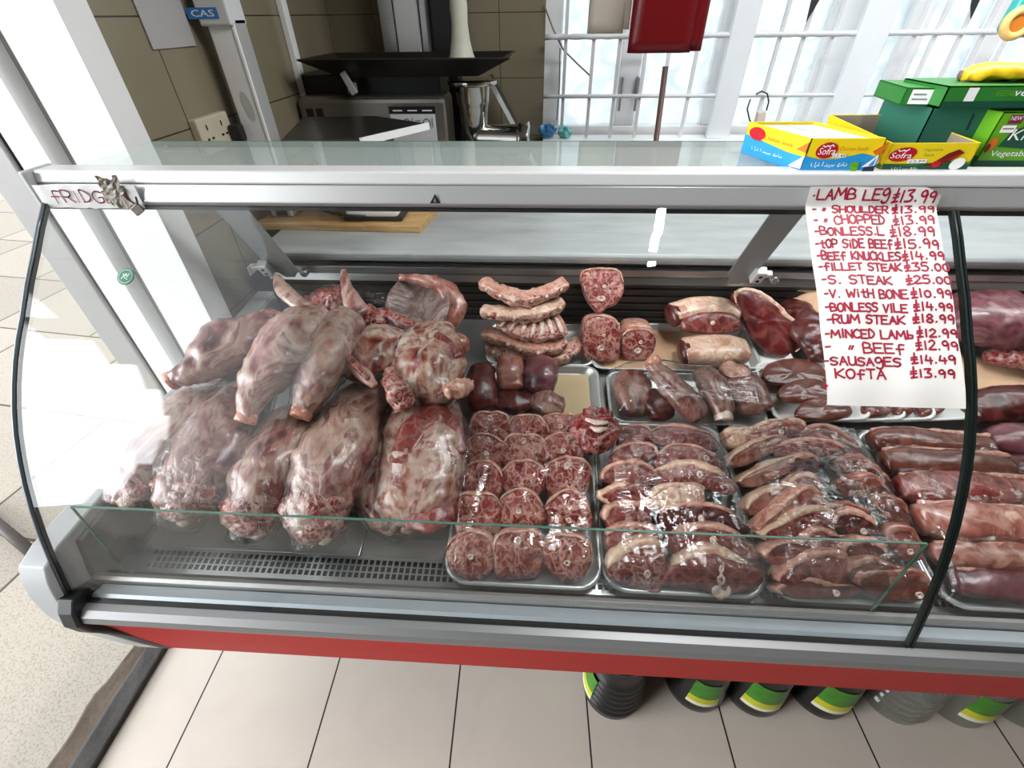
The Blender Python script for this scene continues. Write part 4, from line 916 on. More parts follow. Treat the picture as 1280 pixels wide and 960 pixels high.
def film(t, c, Rz, w, d, h, lift=.0035, seed=0.0, amp=.0022, y0=-.5, y1=.5, x0=-.5, x1=.5, nu=56, nv=66, flat=5, bump=1.0):
    """film stretched over whatever stands in the tray, tucked in at the rim"""
    inv = Rz.transposed(); H_ = [[h] * (nu + 1) for _ in range(nv + 1)]
    for p in MEATV:
        q = inv @ (p - c); u = (q.x / w - x0) / (x1 - x0); v = (q.y / d - y0) / (y1 - y0)
        if 0 <= u <= 1 and 0 <= v <= 1 and q.z < .14:
            i, j = int(u * nu), int(v * nv); H_[j][i] = max(H_[j][i], q.z + lift)
    for _ in range(flat): H_ = [[max(H_[jj][ii] for jj in range(max(0, j - 1), min(nv, j + 1) + 1) for ii in range(max(0, i - 1), min(nu, i + 1) + 1)) - (.0016) for i in range(nu + 1)] for j in range(nv + 1)]
    for _ in range(flat + 3): H_ = [[sum(H_[min(nv, max(0, jj))][min(nu, max(0, ii))] for jj in (j - 1, j, j + 1) for ii in (i - 1, i, i + 1)) / 9 for i in range(nu + 1)] for j in range(nv + 1)]
    def P(u, v):
        i, j = round(u * nu), round(v * nv); e = min(i, nu - i, j, nv - j)
        x = (x0 + (x1 - x0) * u) * w; y = (y0 + (y1 - y0) * v) * d; z = H_[j][i]
        z = max(h, z) + amp * (abs(fbm(V((x, y * .45, 0)), seed, 34, 3)) * 1.2 + .8 * abs(fbm(V((x + y, (y - x) * .3, 0)), seed + 4, 50, 2)))
        if e < 4: z = h + .0015 + (z - h) * (e / 4) ** .7
        return c + Rz @ V((x, y, z))
    m = MB(); m.grid(P, nu, nv); return m.build('cling_film', G_FILM, t, smooth=True, fix=False)
# ------------------------------------------------------------------ the pile of lamb at the left
HB = .045
joint('leg_of_lamb', 'wrapped lamb leg furthest left in the lower row, leaning on the end panel', [(288, 490, .12, 44, .06), (256, 510, .135, 74, .09), (212, 548, .14, 90, .10), (176, 590, .145, 78, .08), (158, 618, .145, 60, .05)], MT_LEG, 'lamb leg', 1.1, cut=(-1, .9, MT_CUT), group='lamb legs piled at the left', loosen=.012)
joint('leg_of_lamb', 'wrapped lamb leg second from the left in the lower row, under an orange stump', [(320, 488, .12, 48, .07), (292, 522, .14, 78, .10), (262, 570, .145, 98, .12), (240, 612, .13, 94, .10), (228, 636, .12, 66, .07)], MT_LEGD, 'lamb leg', 2.3, cut=(-1, .85, MT_CUT), group='lamb legs piled at the left', loosen=.02)
joint('leg_of_lamb', 'wrapped lamb leg third from the left in the lower row, torn red end', [(392, 512, .10, 44, .06), (366, 540, .12, 72, .10), (340, 588, .12, 88, .12), (322, 632, .10, 80, .10), (318, 654, .09, 58, .07)], MT_LEG, 'lamb leg', 3.7, cut=(-1, .9, MT_CUT), group='lamb legs piled at the left', loosen=.018)
joint('leg_of_lamb', 'wrapped lamb leg at the right end of the lower row, beside the two shoulders', [(476, 482, .10, 40, .07), (446, 518, .12, 70, .10), (415, 576, .125, 92, .12), (398, 630, .10, 88, .10), (398, 662, .085, 62, .07)], MT_LEG, 'lamb leg', 5.2, cut=(-1, .9, MT_CUT), group='lamb legs piled at the left', loosen=.022)
joint('leg_of_lamb', 'lamb leg at the left of the upper row, pink stump pointing to the end glass', [(334, 406, .21, 44, .07), (300, 424, .225, 68, .10), (264, 446, .225, 60, .09), (236, 464, .22, 38, .055), (219, 473, .215, 26, .036)], MT_LEG, 'lamb leg', 6.4, stump=(-1, MT_STUMP, .92), group='lamb legs piled at the left', wrap=False)
joint('leg_of_lamb', 'lamb leg in the middle of the upper row, orange sawn stump pointing to the customer', [(396, 400, .22, 56, .08), (368, 424, .235, 80, .11), (342, 458, .235, 70, .10), (321, 492, .225, 42, .06), (309, 520, .205, 26, .036)], MT_LEG, 'lamb leg', 7.9, stump=(-1, MT_STUMP, .98), group='lamb legs piled at the left', wrap=False)
joint('leg_of_lamb', 'narrow lamb leg at the right of the upper row, reddish stump pointing down', [(434, 402, .20, 40, .08), (416, 430, .215, 56, .10), (400, 464, .215, 56, .09), (386, 496, .20, 40, .06), (378, 514, .19, 28, .04)], MT_LEG, 'lamb leg', 9.1, stump=(-1, MT_STUMP, .9), group='lamb legs piled at the left')
# shoulders
joint('lamb_shoulder', 'wrapped lamb shoulder tucked behind the broad front shoulder, dark red flank showing', [(500, 506, .06, 46, .07), (478, 540, .065, 74, .09), (468, 590, .06, 74, .09), (480, 632, .05, 62, .07), (500, 655, .04, 40, .04)], MT_SHOULDER, 'lamb shoulder', 11.2, cut=(-1, .8, MT_RED), group='lamb shoulders', loosen=.01)
sh = joint('lamb_shoulder', 'broad wrapped lamb shoulder at the front, creamy fat and a dark red muscle flap', [(534, 498, .095, 62, .06), (533, 530, .10, 94, .09), (527, 580, .095, 106, .10), (520, 625, .08, 100, .085), (516, 652, .06, 82, .05)], MT_SHOULDER, 'lamb shoulder', 12.6, group='lamb shoulders', ex=2.7, loosen=.012)
P_, A_, B_ = stations([(497, 578, .141, 24, .014), (515, 542, .146, 36, .018), (540, 518, .139, 36, .020), (560, 537, .133, 34, .018), (574, 568, .118, 24, .012)])
m = MB(); loft(m, P_, A_, B_, 16, 26, amp=.004, f=20, seed=3); m.build('muscle_flap', MT_LEAN, sh, smooth=True)
P_, A_, B_ = stations([(508, 648, .088, 30, .02), (540, 640, .095, 56, .03), (566, 640, .085, 26, .02)])
m = MB(); loft(m, P_, A_, B_, 16, 16, amp=.004, f=20, seed=8); m.build('shin_muscle', MT_LEAN, sh, smooth=True)
e = joint('lamb_shoulder', 'rounded lamb shoulder standing on the pile above the broad front shoulder', [(536, 410, .16, 60, .05), (536, 434, .17, 84, .09), (530, 466, .165, 98, .11), (524, 496, .15, 82, .08)], MT_SHOULDER, 'lamb shoulder', 14.1, group='lamb shoulders', wrap=False)
P_, A_, B_ = stations([(486, 462, .19, 16, .02), (494, 486, .195, 30, .04), (506, 508, .175, 30, .03)]); m = MB(); loft(m, P_, A_, B_, 20, 20, amp=.009, f=28, seed=5); m.build('raw_edge', MT_CUT, e, smooth=True)
P_, A_, B_ = stations([(500, 424, .20, 12, .012), (540, 420, .21, 20, .016), (572, 446, .197, 16, .014)]); m = MB(); loft(m, P_, A_, B_, 14, 16, amp=.003, f=24, seed=6); m.build('red_stripe', MT_LEAN, e, smooth=True)
P_, A_, B_ = stations([(560, 492, .18, 20, .03), (578, 484, .18, 26, .035), (588, 478, .17, 14, .02)]); m = MB(); loft(m, P_, A_, B_, 20, 20, amp=.010, f=34, seed=7); m.build('knuckle', MT_FATP, e, smooth=True)
e = joint('lamb_shoulder', 'lamb blade piece with a sawn red edge between the upper legs and the rounded shoulder', [(492, 418, .18, 44, .05), (470, 436, .19, 66, .07), (452, 456, .19, 62, .06), (446, 470, .185, 40, .035)], MT_SHOULDER, 'lamb shoulder', 15.3, group='lamb shoulders', wrap=False)
P_, A_, B_ = stations([(425, 434, .20, 12, .02), (438, 450, .205, 18, .026), (455, 468, .20, 18, .024), (468, 482, .19, 10, .014)])
m = MB(); loft(m, P_, A_, B_, 14, 16, amp=.002, f=30, seed=9); m.build('fat_border', MT_FATP, e, smooth=True)
P_, A_, B_ = stations([(430, 440, .217, 7, .01), (442, 453, .222, 10, .012), (460, 473, .21, 8, .01)]); m = MB(); loft(m, P_, A_, B_, 12, 12, amp=.001, f=30, seed=9); m.build('sawn_edge', MT_RED, e, smooth=True)
joint('lamb_trimming', 'pale lamb knuckle lying on bare deck just behind the rounded shoulder', [(560, 424, .10, 20, .03), (574, 430, .10, 26, .04), (580, 440, .09, 16, .02)], MT_PINK, 'lamb piece', 16.1, wrap=False, n=16, m=12)
# breast of lamb with ribs seen from inside, and two belly flaps
def sheet(mb, c00, c10, c11, c01, bulge, thick, seed, nu=26, nv=22, ridge=0, nrm=None):
    c00, c10, c11, c01 = map(V, (c00, c10, c11, c01)); n_ = nrm or ((c10 - c00).cross(c01 - c00)).normalized()
    def S_(u, v, k):
        xx_, yy_ = 2 * u - 1, 2 * v - 1; xr, yr = xx_ * math.sqrt(1 - yy_ * yy_ * .32), yy_ * math.sqrt(1 - xx_ * xx_ * .32); u, v = (xr + 1) / 2, (yr + 1) / 2
        p = (c00 * (1 - u) + c10 * u) * (1 - v) + (c01 * (1 - u) + c11 * u) * v
        p = p - n_ * bulge * math.sin(math.pi * u) * (.8 + .2 * v); edge = min(u, 1 - u, v, 1 - v)
        tk = thick * min(1, .35 + edge * 6); p = p + n_ * (tk / 2 * k)
        if ridge and k > 0: p = p + n_ * .0011 * math.sin(v * ridge * 2 * math.pi + u * 3)
        return p + n_ * .002 * fbm(p, seed, 40)
    F = [[S_(i / nu, j / nv, 1) for i in range(nu + 1)] for j in range(nv + 1)]; Bk = [[S_(i / nu, j / nv, -1) for i in range(nu + 1)] for j in range(nv + 1)]
    k = len(mb.v); vs = [p for r in F for p in r] + [p for r in Bk for p in r]; w = nu + 1; o = w * (nv + 1); fs = []
    for j in range(nv):
        for i in range(nu):
            a = j * w + i; fs += [(a, a + 1, a + w + 1, a + w), (o + a, o + a + w, o + a + w + 1, o + a + 1)]
    for i in range(nu): fs += [(i, o + i, o + i + 1, i + 1), (nv * w + i, nv * w + i + 1, o + nv * w + i + 1, o + nv * w + i)]
    for j in range(nv): fs += [(j * w, (j + 1) * w, o + (j + 1) * w, o + j * w), (j * w + nu, o + j * w + nu, o + (j + 1) * w + nu, (j + 1) * w + nu)]
    mb.add(vs, fs); return F
br = thing('lamb_breast', 'curved lamb breast standing at the back, inner rib membrane facing out', 'lamb breast', dk(530, 410, .05))
VIEW = (CAM - dk(525, 385, .15)).normalized()
m = MB(); sheet(m, dk(474, 394, .14), dk(552, 418, .13), dk(568, 362, .19), dk(496, 343, .20), .05, .018, 4, ridge=9, nrm=VIEW); m.build('rib_membrane', MT_MEMB, br, smooth=True)
P_, A_, B_ = stations([(500, 347, .195, 8, .015), (532, 351, .19, 16, .03), (556, 362, .17, 26, .045), (567, 382, .145, 32, .05), (559, 402, .12, 30, .045), (540, 417, .11, 22, .03)]); m = MB(); loft(m, P_, A_, B_, 18, 30, amp=.006, f=24, seed=4); m.build('outer_flesh', MT_PINK, br, smooth=True)
P_, A_, B_ = stations([(455, 402, .13, 18, .03), (480, 392, .15, 18, .03), (515, 408, .15, 14, .025), (545, 418, .14, 12, .02)]); m = MB(); loft(m, P_, A_, B_, 14, 22, amp=.007, f=30, seed=14); m.build('ragged_edge', MT_NECK, br, smooth=True)
for lab, rows, sd in (('left belly flap of lamb with its pointed tip raised against the slatted back', [(346, 346, .20, 8, .01), (354, 362, .19, 20, .02), (375, 380, .18, 20, .025), (400, 392, .17, 22, .03)], 1), ('upright pointed belly flap of lamb beside the curved breast', [(430, 338, .21, 7, .01), (433, 358, .20, 14, .016), (440, 376, .19, 24, .022), (452, 392, .17, 26, .03)], 2)):
    tt = joint('lamb_belly_flap', lab, rows, MT_LEG, 'lamb flap', 17 + sd, wrap=False, n=16, m=18, amp=.003, f=24)
    P_, A_, B_ = stations([(r[0] + 8, r[1] + 3, r[2], r[3] * .6, r[4] * .8) for r in rows[1:]]); q = P_[-1]; m = MB()
    a0, a1 = dk(rows[0][0] + 1, rows[0][1], rows[0][2]), dk(rows[0][0] + 62, rows[0][1] + 34, .18); b0, b1 = dk(rows[2][0], rows[2][1], .18), dk(rows[0][0] + 70, rows[0][1] + 48, .16)
    m.grid(lambda u, v: (a0.lerp(a1, u)).lerp(b0.lerp(b1, u), v) + V((0, .006 * fbm((u * 3, v * 2, sd), sd, 1), .004 * fbm((u * 3, v * 2, sd + 4), sd, 1))), 18, 8); m.build('plastic_wrap', G_WRAP, tt, smooth=True, fix=False)
joint('lamb_trimming', 'shiny wrapped red trimmings between the two raised belly flaps', [(378, 388, .14, 18, .03), (400, 378, .16, 34, .05), (422, 372, .17, 34, .05), (430, 392, .15, 30, .04)], MT_RED, 'lamb piece', 21, amp=.012, f=26)
joint('lamb_trimming', 'red lamb trimmings at the foot of the upright flap', [(440, 396, .14, 22, .03), (462, 394, .15, 28, .04), (482, 402, .14, 22, .03)], MT_NECK, 'lamb piece', 22, wrap=False, amp=.012, f=28)
joint('lamb_trimming', 'red lean end sticking out behind the leftmost upper lamb leg', [(312, 404, .19, 22, .03), (334, 400, .20, 30, .05), (352, 404, .19, 24, .04)], MT_NECK, 'lamb piece', 23, wrap=False, amp=.006, f=22)
# ------------------------------------------------------------------ trays of the second row and back row, and what lies on them
trb, trc, trR = tray('steel_tray', 'steel tray under the stacked lamb ribs at the back', .01, 1.075, .285, .16, .022, .03, M_TRAY)
trb2, trc2, trR2 = tray('steel_tray', 'steel tray lined with brown paper under the lamb necks and saddles', .375, 1.075, .44, .18, .022, .03, M_TRAY)
MB().grid(lambda u, v: trc2 + trR2 @ V(((u - .5) * .40, (v - .5) * .155, .0045 + .001 * fbm((u * 4, v * 4, 0), 1, 1))), 16, 8).build('paper_liner', M_BPAPER, trb2, smooth=True, fix=False)
# rib racks
def ribs(label, rows, seed, bones, facing, mat=MT_FATP):
    P, A, B = stations(rows); c = sum(P, V()) / len(P); t = thing('lamb_ribs', label, 'rack of ribs', (c.x, c.y, min(p.z for p in P) - B[1]), 'lamb ribs stacked at the back')
    m = MB(); loft(m, P, A, B, 28, 34, amp=.006, f=30, seed=seed, ex=3.6); m.build('meat', mat, t, smooth=True); MEATV.extend(m.v)
    ls = MB(); loft(ls, [p + V((0, -a * .72, -b * .1)) for p, a, b in zip(P, A, B)], [a * .36 for a in A], [b * .62 for b in B], 16, 30, amp=.005, f=36, seed=seed + 1); ls.build('lean_strip', MT_CUT, t, smooth=True)
    PP = spline(P, 40); AA = spline(A, 40); BB = spline(B, 40)
    for k in range(bones):
        i = int(40 * (.14 + .74 * k / max(1, bones - 1))); p = PP[i]; d = (PP[min(40, i + 1)] - PP[i - 1]).normalized(); x = d.cross(DN).normalized(); u = x.cross(d)
        b = MB()
        if facing == 'top': q0, q1, r = p + u * BB[i] * 1.0 - x * AA[i] * .95, p + u * BB[i] * 1.0 + x * AA[i] * .95, .0062
        else:
            sgn = -1 if x.y > 0 else 1; q0, q1, r = p + x * sgn * AA[i] * .7 + u * BB[i] * .25, p + x * sgn * AA[i] * 1.12 + u * BB[i] * .2, .0056
        b.tube([q0, q0.lerp(q1, .5) + u * .002, q1], [r * .8, r, r * .8], 10); b.build('rib_bone', MT_BONE, t, smooth=True)
    return t
ribs('thick bottom rack of lamb ribs in the stack, nearest the tray', [(612, 432, .035, 20, .03), (640, 440, .04, 26, .035), (680, 446, .04, 26, .035), (712, 438, .045, 22, .03), (722, 424, .05, 14, .025)], 31, 5, 'front')
ribs('second lowest rack in the rib stack, its red edge bowed downwards', [(606, 416, .075, 18, .025), (640, 426, .078, 22, .028), (672, 436, .078, 22, .028), (706, 428, .08, 18, .025)], 32, 5, 'front')
ribs('rack in the rib stack with broad white rib bones laid bare on top', [(628, 400, .10, 34, .02), (655, 408, .105, 42, .026), (680, 410, .105, 42, .026), (704, 406, .105, 38, .02)], 33, 7, 'top', MT_FATP)
ribs('second highest rack in the rib stack with a pale straight front edge', [(604, 388, .14, 18, .026), (640, 392, .143, 22, .03), (675, 390, .143, 22, .03), (702, 378, .145, 18, .026)], 34, 4, 'front', MT_FAT)
ribs('topmost rack of the rib stack, sagging in the middle with bone ends on its edge', [(604, 353, .185, 18, .024), (628, 366, .18, 20, .03), (654, 373, .178, 20, .03), (682, 366, .18, 20, .03), (706, 354, .185, 18, .024)], 35, 6, 'front')
# necks: blocks with a sawn face towards the customer
def zz(pts, x0=560, y0=320, k=4.267): return [(x0 + x / k, y0 + y / k) for x, y in pts]
def neck(label, pts, h, tilt, L, yaw, seed, side=MT_FATP):
    return cutpx('lamb_neck', label, 'lamb neck', zz(pts), h, yaw, tilt, .02, MT_NECK, seed, fat=(.3, 2.84), fatm=MT_FATP, fatw=.004, bone=[(.02, -.4, .008, 1.2), (.1, .15, .005, 1)], side=(L, side), group='lamb neck pieces on the paper-lined tray', collect=False)
neck('lamb neck piece on top of the other two necks, face tilted up', [(705, 95), (760, 72), (900, 75), (926, 112), (935, 190), (900, 250), (850, 270), (810, 302), (770, 270), (735, 220), (715, 160)], .155, 55, .05, -.1, 41)
neck('left lower lamb neck piece with a squarish pale-rimmed face', [(715, 400), (735, 335), (800, 315), (880, 330), (915, 380), (917, 470), (905, 545), (830, 557), (740, 550), (718, 490)], .07, 66, .06, 0, 42)
neck('right lower lamb neck piece, long round side leading to a red face', [(923, 440), (948, 395), (1010, 383), (1080, 393), (1106, 432), (1095, 500), (1050, 545), (980, 552), (928, 520)], .055, 76, .10, -.06, 43)
# saddles of lamb
def saddle(label, rows, seed, endm, facefront=None):
    P, A, B = stations(rows); c = sum(P, V()) / len(P); t = thing('lamb_saddle', label, 'lamb loin', (c.x, c.y, min(p.z for p in P) - max(B)), 'lamb saddles beside the necks')
    m = MB(); loft(m, P, A, B, 24, 20, amp=.003, f=20, seed=seed, ex=2.8); m.build('fat_cover', MT_FAT, t, smooth=True)
    d = (P[0] - P[1]).normalized(); X = d.cross(DN).normalized(); U = X.cross(d)
    e = MB(); e.rings([[P[0] + d * (oz + min(A[0], B[0]) * .28) + (X * math.cos(a * .314159) * A[0] + U * math.sin(a * .314159) * B[0]) * sc for a in range(20)] for sc, oz in ((1.02, -.016), (1.03, 0.0), (.9, .006), (.5, .009), (.05, .010))]); e.build('cut_face', endm, t, smooth=True)
    if facefront:
        q, ww, hh = facefront; c2 = dk(*q); k = depth(c2) / FPX; X, Y, N = frame(0, math.radians(50)); f = MB()
        f.rings([[c2 + X * math.cos(2 * math.pi * j / 28) * outline('saddle', 2 * math.pi * j / 28, seed) * ww * k / 2 * sc + Y * math.sin(2 * math.pi * j / 28) * outline('saddle', 2 * math.pi * j / 28, seed) * hh * k / 2 * sc + N * oz for j in range(28)] for sc, oz in ((.95, -.03), (1, -.004), (.95, .003), (.6, .005), (.05, .006))]); f.build('lean_face', MT_LEAN, t, smooth=True)
        b = MB(); b.lathe(c2 + N * .006 + Y * .002, [(.006, -.004), (.0065, .001), (.003, .0022), (.0005, .002)], 14, axis=N); b.build('bone', MT_BONE, t, smooth=True)
    return t
saddle('back lamb saddle with a cream fat cap and a fan-shaped lean face', [(842, 394, .08, 32, .055), (868, 388, .085, 36, .06), (900, 388, .085, 34, .06), (920, 394, .08, 28, .05)], 51, MT_DARK, ((890, 405, .085), 76, 30))
saddle('front lamb saddle showing smooth cream fat with scalloped pink marks', [(856, 440, .045, 36, .055), (880, 438, .05, 42, .06), (912, 438, .05, 42, .06), (930, 440, .045, 34, .05)], 52, MT_DARK)
# big steak on a white foam tray
t0, c0_, R0 = tray('foam_tray', 'white foam tray carrying the large dark red steak', .585, 1.075, .20, .155, .02, .025, M_FOAM, rim=.006, taper=.86, h0=.006)
cutpx('beef_steak', 'large dark red steak with a pale fat edge on a white foam tray', 'steak', [(914, 370), (922, 364), (938, 361), (962, 376), (986, 398), (1012, 419), (1003, 432), (978, 446), (956, 440), (941, 424), (929, 402), (920, 386)], .078, 0, 52, .022, MT_STEAK, 61, fat=(-.9, 2.6), fatm=MT_FAT, fatw=.013, collect=False)
joint('beef_joint', 'dark beef joint behind the price list, beside the large steak', [(985, 376, .06, 28, .04), (1004, 396, .07, 48, .06), (1022, 425, .065, 54, .06), (1030, 448, .05, 40, .04)], MT_DARK, 'beef', 62, wrap=False)
pp = MB(); q = [dk(976, 377, .07), dk(1032, 402, .10), dk(1050, 360, .13), dk(1000, 362, .11)]
pp.grid(lambda u, v: (q[0].lerp(q[1], u)).lerp(q[3].lerp(q[2], u), v) + V((0, 0, .004 * fbm((u * 3, v * 3, 0), 3, 1))), 10, 6); tag(pp.build('butcher_paper', M_BPAPER, loc=q[0], smooth=True, solid=.0006, fix=False), 'sheet of beige butcher paper behind the dark beef joint at the back', 'paper')
# tray of wrapped boneless pieces
t1, c1_, R1 = tray('steel_tray', 'steel tray of boneless lamb half lined with yellow paper, behind the front trays', .012, .902, .295, .175, .022, .03, M_TRAY)
MB().grid(lambda u, v: c1_ + R1 @ V((.02 + u * .108, (v - .5) * .145, .0055 + .001 * fbm((u * 4, v * 4, 0), 2, 1))), 10, 8).build('paper_liner', M_PAPER, t1, smooth=True, fix=False)
g = 'boneless lamb pieces in the half-empty tray'
for lab, rows, sd, mt in (
    ('tall brown-red lamb piece at the left end of the half-empty tray', [(604, 462, .055, 34, .05), (600, 488, .055, 42, .06), (606, 510, .04, 34, .04)], 71, MT_DARK),
    ('flat-topped pink lamb piece in the back row of the half-empty tray', [(638, 452, .06, 32, .05), (638, 468, .06, 34, .055), (640, 484, .05, 30, .04)], 72, MT_PINK),
    ('rounded purple-grey lamb piece at the back of the half-empty tray', [(676, 454, .055, 40, .05), (676, 470, .06, 44, .06), (674, 488, .045, 38, .04)], 73, MT_PURPLE),
    ('low red lamb piece in the front row of the half-empty tray', [(625, 500, .035, 30, .03), (645, 503, .04, 34, .04), (664, 500, .035, 28, .03)], 74, MT_DARK),
    ('veined pale lamb piece at front right of the half-empty tray', [(668, 500, .045, 26, .035), (685, 503, .05, 38, .045), (702, 508, .04, 28, .03)], 75, MT_LEGD)):
    joint('lamb_piece', lab, rows, mt, 'lamb piece', sd, wrap=False, group=g, n=20, m=16, amp=.005, f=18)
# tray of shanks
t2, c2_, R2 = tray('steel_tray', 'steel tray of lamb shanks under cling film behind the chop trays', .372, .893, .365, .16, .022, .03, M_TRAY)
g = 'lamb shanks under cling film'
for lab, rows, sd, mt, st in (
    ('stocky lamb shank at the left end of the shank tray', [(790, 470, .05, 40, .05), (792, 492, .05, 46, .055), (796, 516, .04, 34, .04)], 81, MT_LEGD, None),
    ('dark rounded lamb shank second from the left in the shank tray', [(822, 492, .045, 34, .04), (824, 508, .045, 40, .05), (828, 522, .035, 32, .035)], 82, MT_DARK, None),
    ('long lamb shank lying diagonally with its pink knuckle pointing to the back', [(818, 456, .085, 22, .032), (832, 474, .08, 32, .045), (852, 496, .07, 36, .05), (874, 520, .05, 30, .04)], 83, MT_LEGD, (0, MT_STUMP, .95)),
    ('lamb shank with a pale sawn knuckle at the front of the shank tray', [(880, 466, .06, 30, .04), (892, 486, .065, 38, .05), (902, 506, .06, 32, .045), (904, 518, .05, 24, .036)], 84, MT_LEGD, (-1, MT_BONE, .9)),
    ('broad lamb shank at the right end of the shank tray', [(918, 464, .05, 36, .045), (932, 486, .055, 50, .055), (944, 512, .045, 44, .045)], 85, MT_LEGD, None),
    ('short pale knuckle lying at the back right of the shank tray', [(906, 458, .06, 22, .03), (926, 470, .065, 28, .035), (938, 478, .06, 18, .03)], 86, MT_FATP, None)):
    joint('lamb_shank', lab, rows, mt, 'lamb shank', sd, stump=st, wrap=False, group=g, n=20, m=18, amp=.004, f=18)
film(t2, c2_, R2, .365, .16, .022, seed=2.0, nu=50, nv=30)
# fanned white foam trays with brown slices
g = 'white foam trays fanned out behind the front trays'
labs = ['leftmost white foam tray of the fan with three brown liver slices', 'second white foam tray of the fan, mostly under the first', 'third white foam tray of the fan, a narrow strip showing', 'rightmost white foam tray of the fan, its whole right end showing']
tiltR = TILT @ Matrix.Rotation(math.radians(-7), 3, 'Y')
fans = []
for kx in range(4):
    cx = .685 + (0, .082, .152, .232)[kx]
    fans.append(tray('foam_tray', labs[kx], cx, .918 + .004 * kx, .205, .19, .02, .028, M_FOAM, rim=.006, taper=.88, h0=.018 - .001 * kx, tilt=tiltR, group=g))
g = 'brown liver slices on the white foam trays'
for lab, pts, h, sd in (
    ('oval brown slice at the back of the leftmost foam tray', [(952, 470), (960, 456), (990, 449), (1020, 456), (1034, 470), (1025, 482), (985, 483), (958, 479)], .036, 91),
    ('middle brown slice lying on the leftmost foam tray', [(971, 492), (984, 480), (1015, 475), (1036, 484), (1038, 499), (1000, 503), (979, 500)], .04, 92),
    ('front dark brown slice on the leftmost foam tray', [(994, 514), (1010, 500), (1040, 496), (1060, 506), (1062, 520), (1030, 526), (1000, 523)], .043, 93),
    ('dark brown slice showing on the second foam tray of the fan', [(1078, 500), (1096, 501), (1112, 511), (1108, 520), (1088, 522), (1078, 516)], .042, 94),
    ('dark brown slice showing on the third foam tray of the fan', [(1118, 502), (1130, 503), (1141, 511), (1137, 519), (1124, 520), (1116, 512)], .041, 95),
    ('dark brown slice on the rightmost foam tray of the fan', [(1146, 502), (1166, 500), (1180, 508), (1174, 518), (1156, 521), (1146, 513)], .039, 96)):
    cutpx('liver_slice', lab, 'liver slice', pts, h, 0, 10, .013, MT_LIVER, sd, group=g, collect=False)
# ------------------------------------------------------------------ right-hand end, beyond the pane seam
joint('beef_joint', 'big smooth purple beef joint to the right of the price list', [(1190, 392, .10, 70, .10), (1220, 396, .11, 84, .12), (1265, 402, .11, 88, .12), (1320, 408, .10, 70, .10)], MT_PURPLE, 'beef', 101, wrap=False, amp=.006)
joint('beef_joint', 'ragged red beef trimming below the purple joint at the right edge', [(1232, 446, .06, 16, .02), (1262, 448, .07, 30, .035), (1310, 456, .065, 34, .035)], MT_RED, 'beef', 102, wrap=False, amp=.006, f=24)
joint('beef_joint', 'very dark beef joint at the right edge behind the last steel tray', [(1214, 514, .05, 34, .04), (1250, 506, .06, 52, .06), (1310, 506, .06, 60, .06)], MT_DARK, 'beef', 103, wrap=False, amp=.004)
q = [dk(1186, 478, .03), dk(1320, 508, .045), dk(1320, 452, .04), dk(1180, 440, .03)]; pp = MB()
pp.grid(lambda u, v: (q[0].lerp(q[1], u)).lerp(q[3].lerp(q[2], u), v) + V((0, 0, .006 * fbm((u * 3, v * 3, 0), 7, 1))), 14, 8); tag(pp.build('butcher_paper', M_BPAPER, loc=q[0], smooth=True, solid=.0006, fix=False), 'sheet of tan butcher paper under the purple joint at the right', 'paper')
# ------------------------------------------------------------------ the five steel trays in front
TW, TD, TH = .292, .378, .024
trays = []
for i, (cx, lab) in enumerate(((-.015, 'front steel tray of round lamb neck slices, leftmost of the wide trays'), (.287, 'front steel tray of loin chops beside the neck slices'), (.588, 'front steel tray of heaped chops with bright film glare, before the price list'), (.889, 'front steel tray of long pink slabs cut by the pane seam'), (1.192, 'steel tray at the right edge of the picture behind the second pane'))):
    trays.append(tray('steel_tray', lab, cx, .616, TW, TD, TH, .045, M_TRAY, rim=.008, taper=.93))
def slicept(px, py, h): p = dk(px, py, h); return p, depth(p) / FPX
def chop(name, label, cat, px, py, h, wpx, hpx, shape, face, seed, tilt=40, yaw=0.0, t=.02, group=None, **k):
    c, s = slicept(px, py, h); vd = (CAM - c).normalized(); nrm = frame(yaw, math.radians(tilt))[2]; fore = max(.5, vd.dot(nrm))
    return cutlet(name, label, cat, c, yaw, math.radians(tilt), wpx * s, hpx * s / fore, t, shape, face, seed, group=group, **k)
g = 'lamb neck slices in the leftmost wide tray'
rows = [('front row', .045, [(590, 692), (648, 692), (709, 695)]), ('second row from the front', .05, [(596, 644), (651, 638), (710, 641)]), ('middle row', .052, [(604, 601), (654, 600), (709, 598)]), ('second row from the back', .05, [(608, 566), (655, 566), (703, 565)]), ('back row', .045, [(613, 537), (660, 539), (702, 537)])]
for r, (rl, h, pts) in enumerate(rows):
    for k, (px, py) in enumerate(pts):
        w = (62, 60, 57, 54, 50)[r]; hh = (58, 56, 52, 48, 44)[r]
        chop('neck_slice', 'round neck slice, %s of the %s, leftmost wide tray' % (('left', 'middle', 'right')[k], rl), 'neck slice', px, py, h, w, hh, ('round', 'loaf', 'round')[(k + r) % 3], MT_NECK, 110 + r * 3 + k, tilt=44 + 3 * math.sin(r * 3 + k * 2), yaw=.12 * math.sin(r * 2.1 + k * 1.7), t=.024, group=g, fat=(.15 + .2 * math.sin(k + r), 3.0), fatm=MT_FATP, fatw=.0042, bone=[(.08 * math.sin(k * 3 + r), -.05 + .2 * math.sin(r + k * 2), .0055, 1.1)] if (r + k) % 3 != 1 else [(0, .6, .008, .8)])
film(*trays[0], TW, TD, TH, seed=1.0)
g = 'loin chops in the second wide tray'
def z2(pts): return [(730 + x / 4, 510 + y / 4) for x, y in pts]
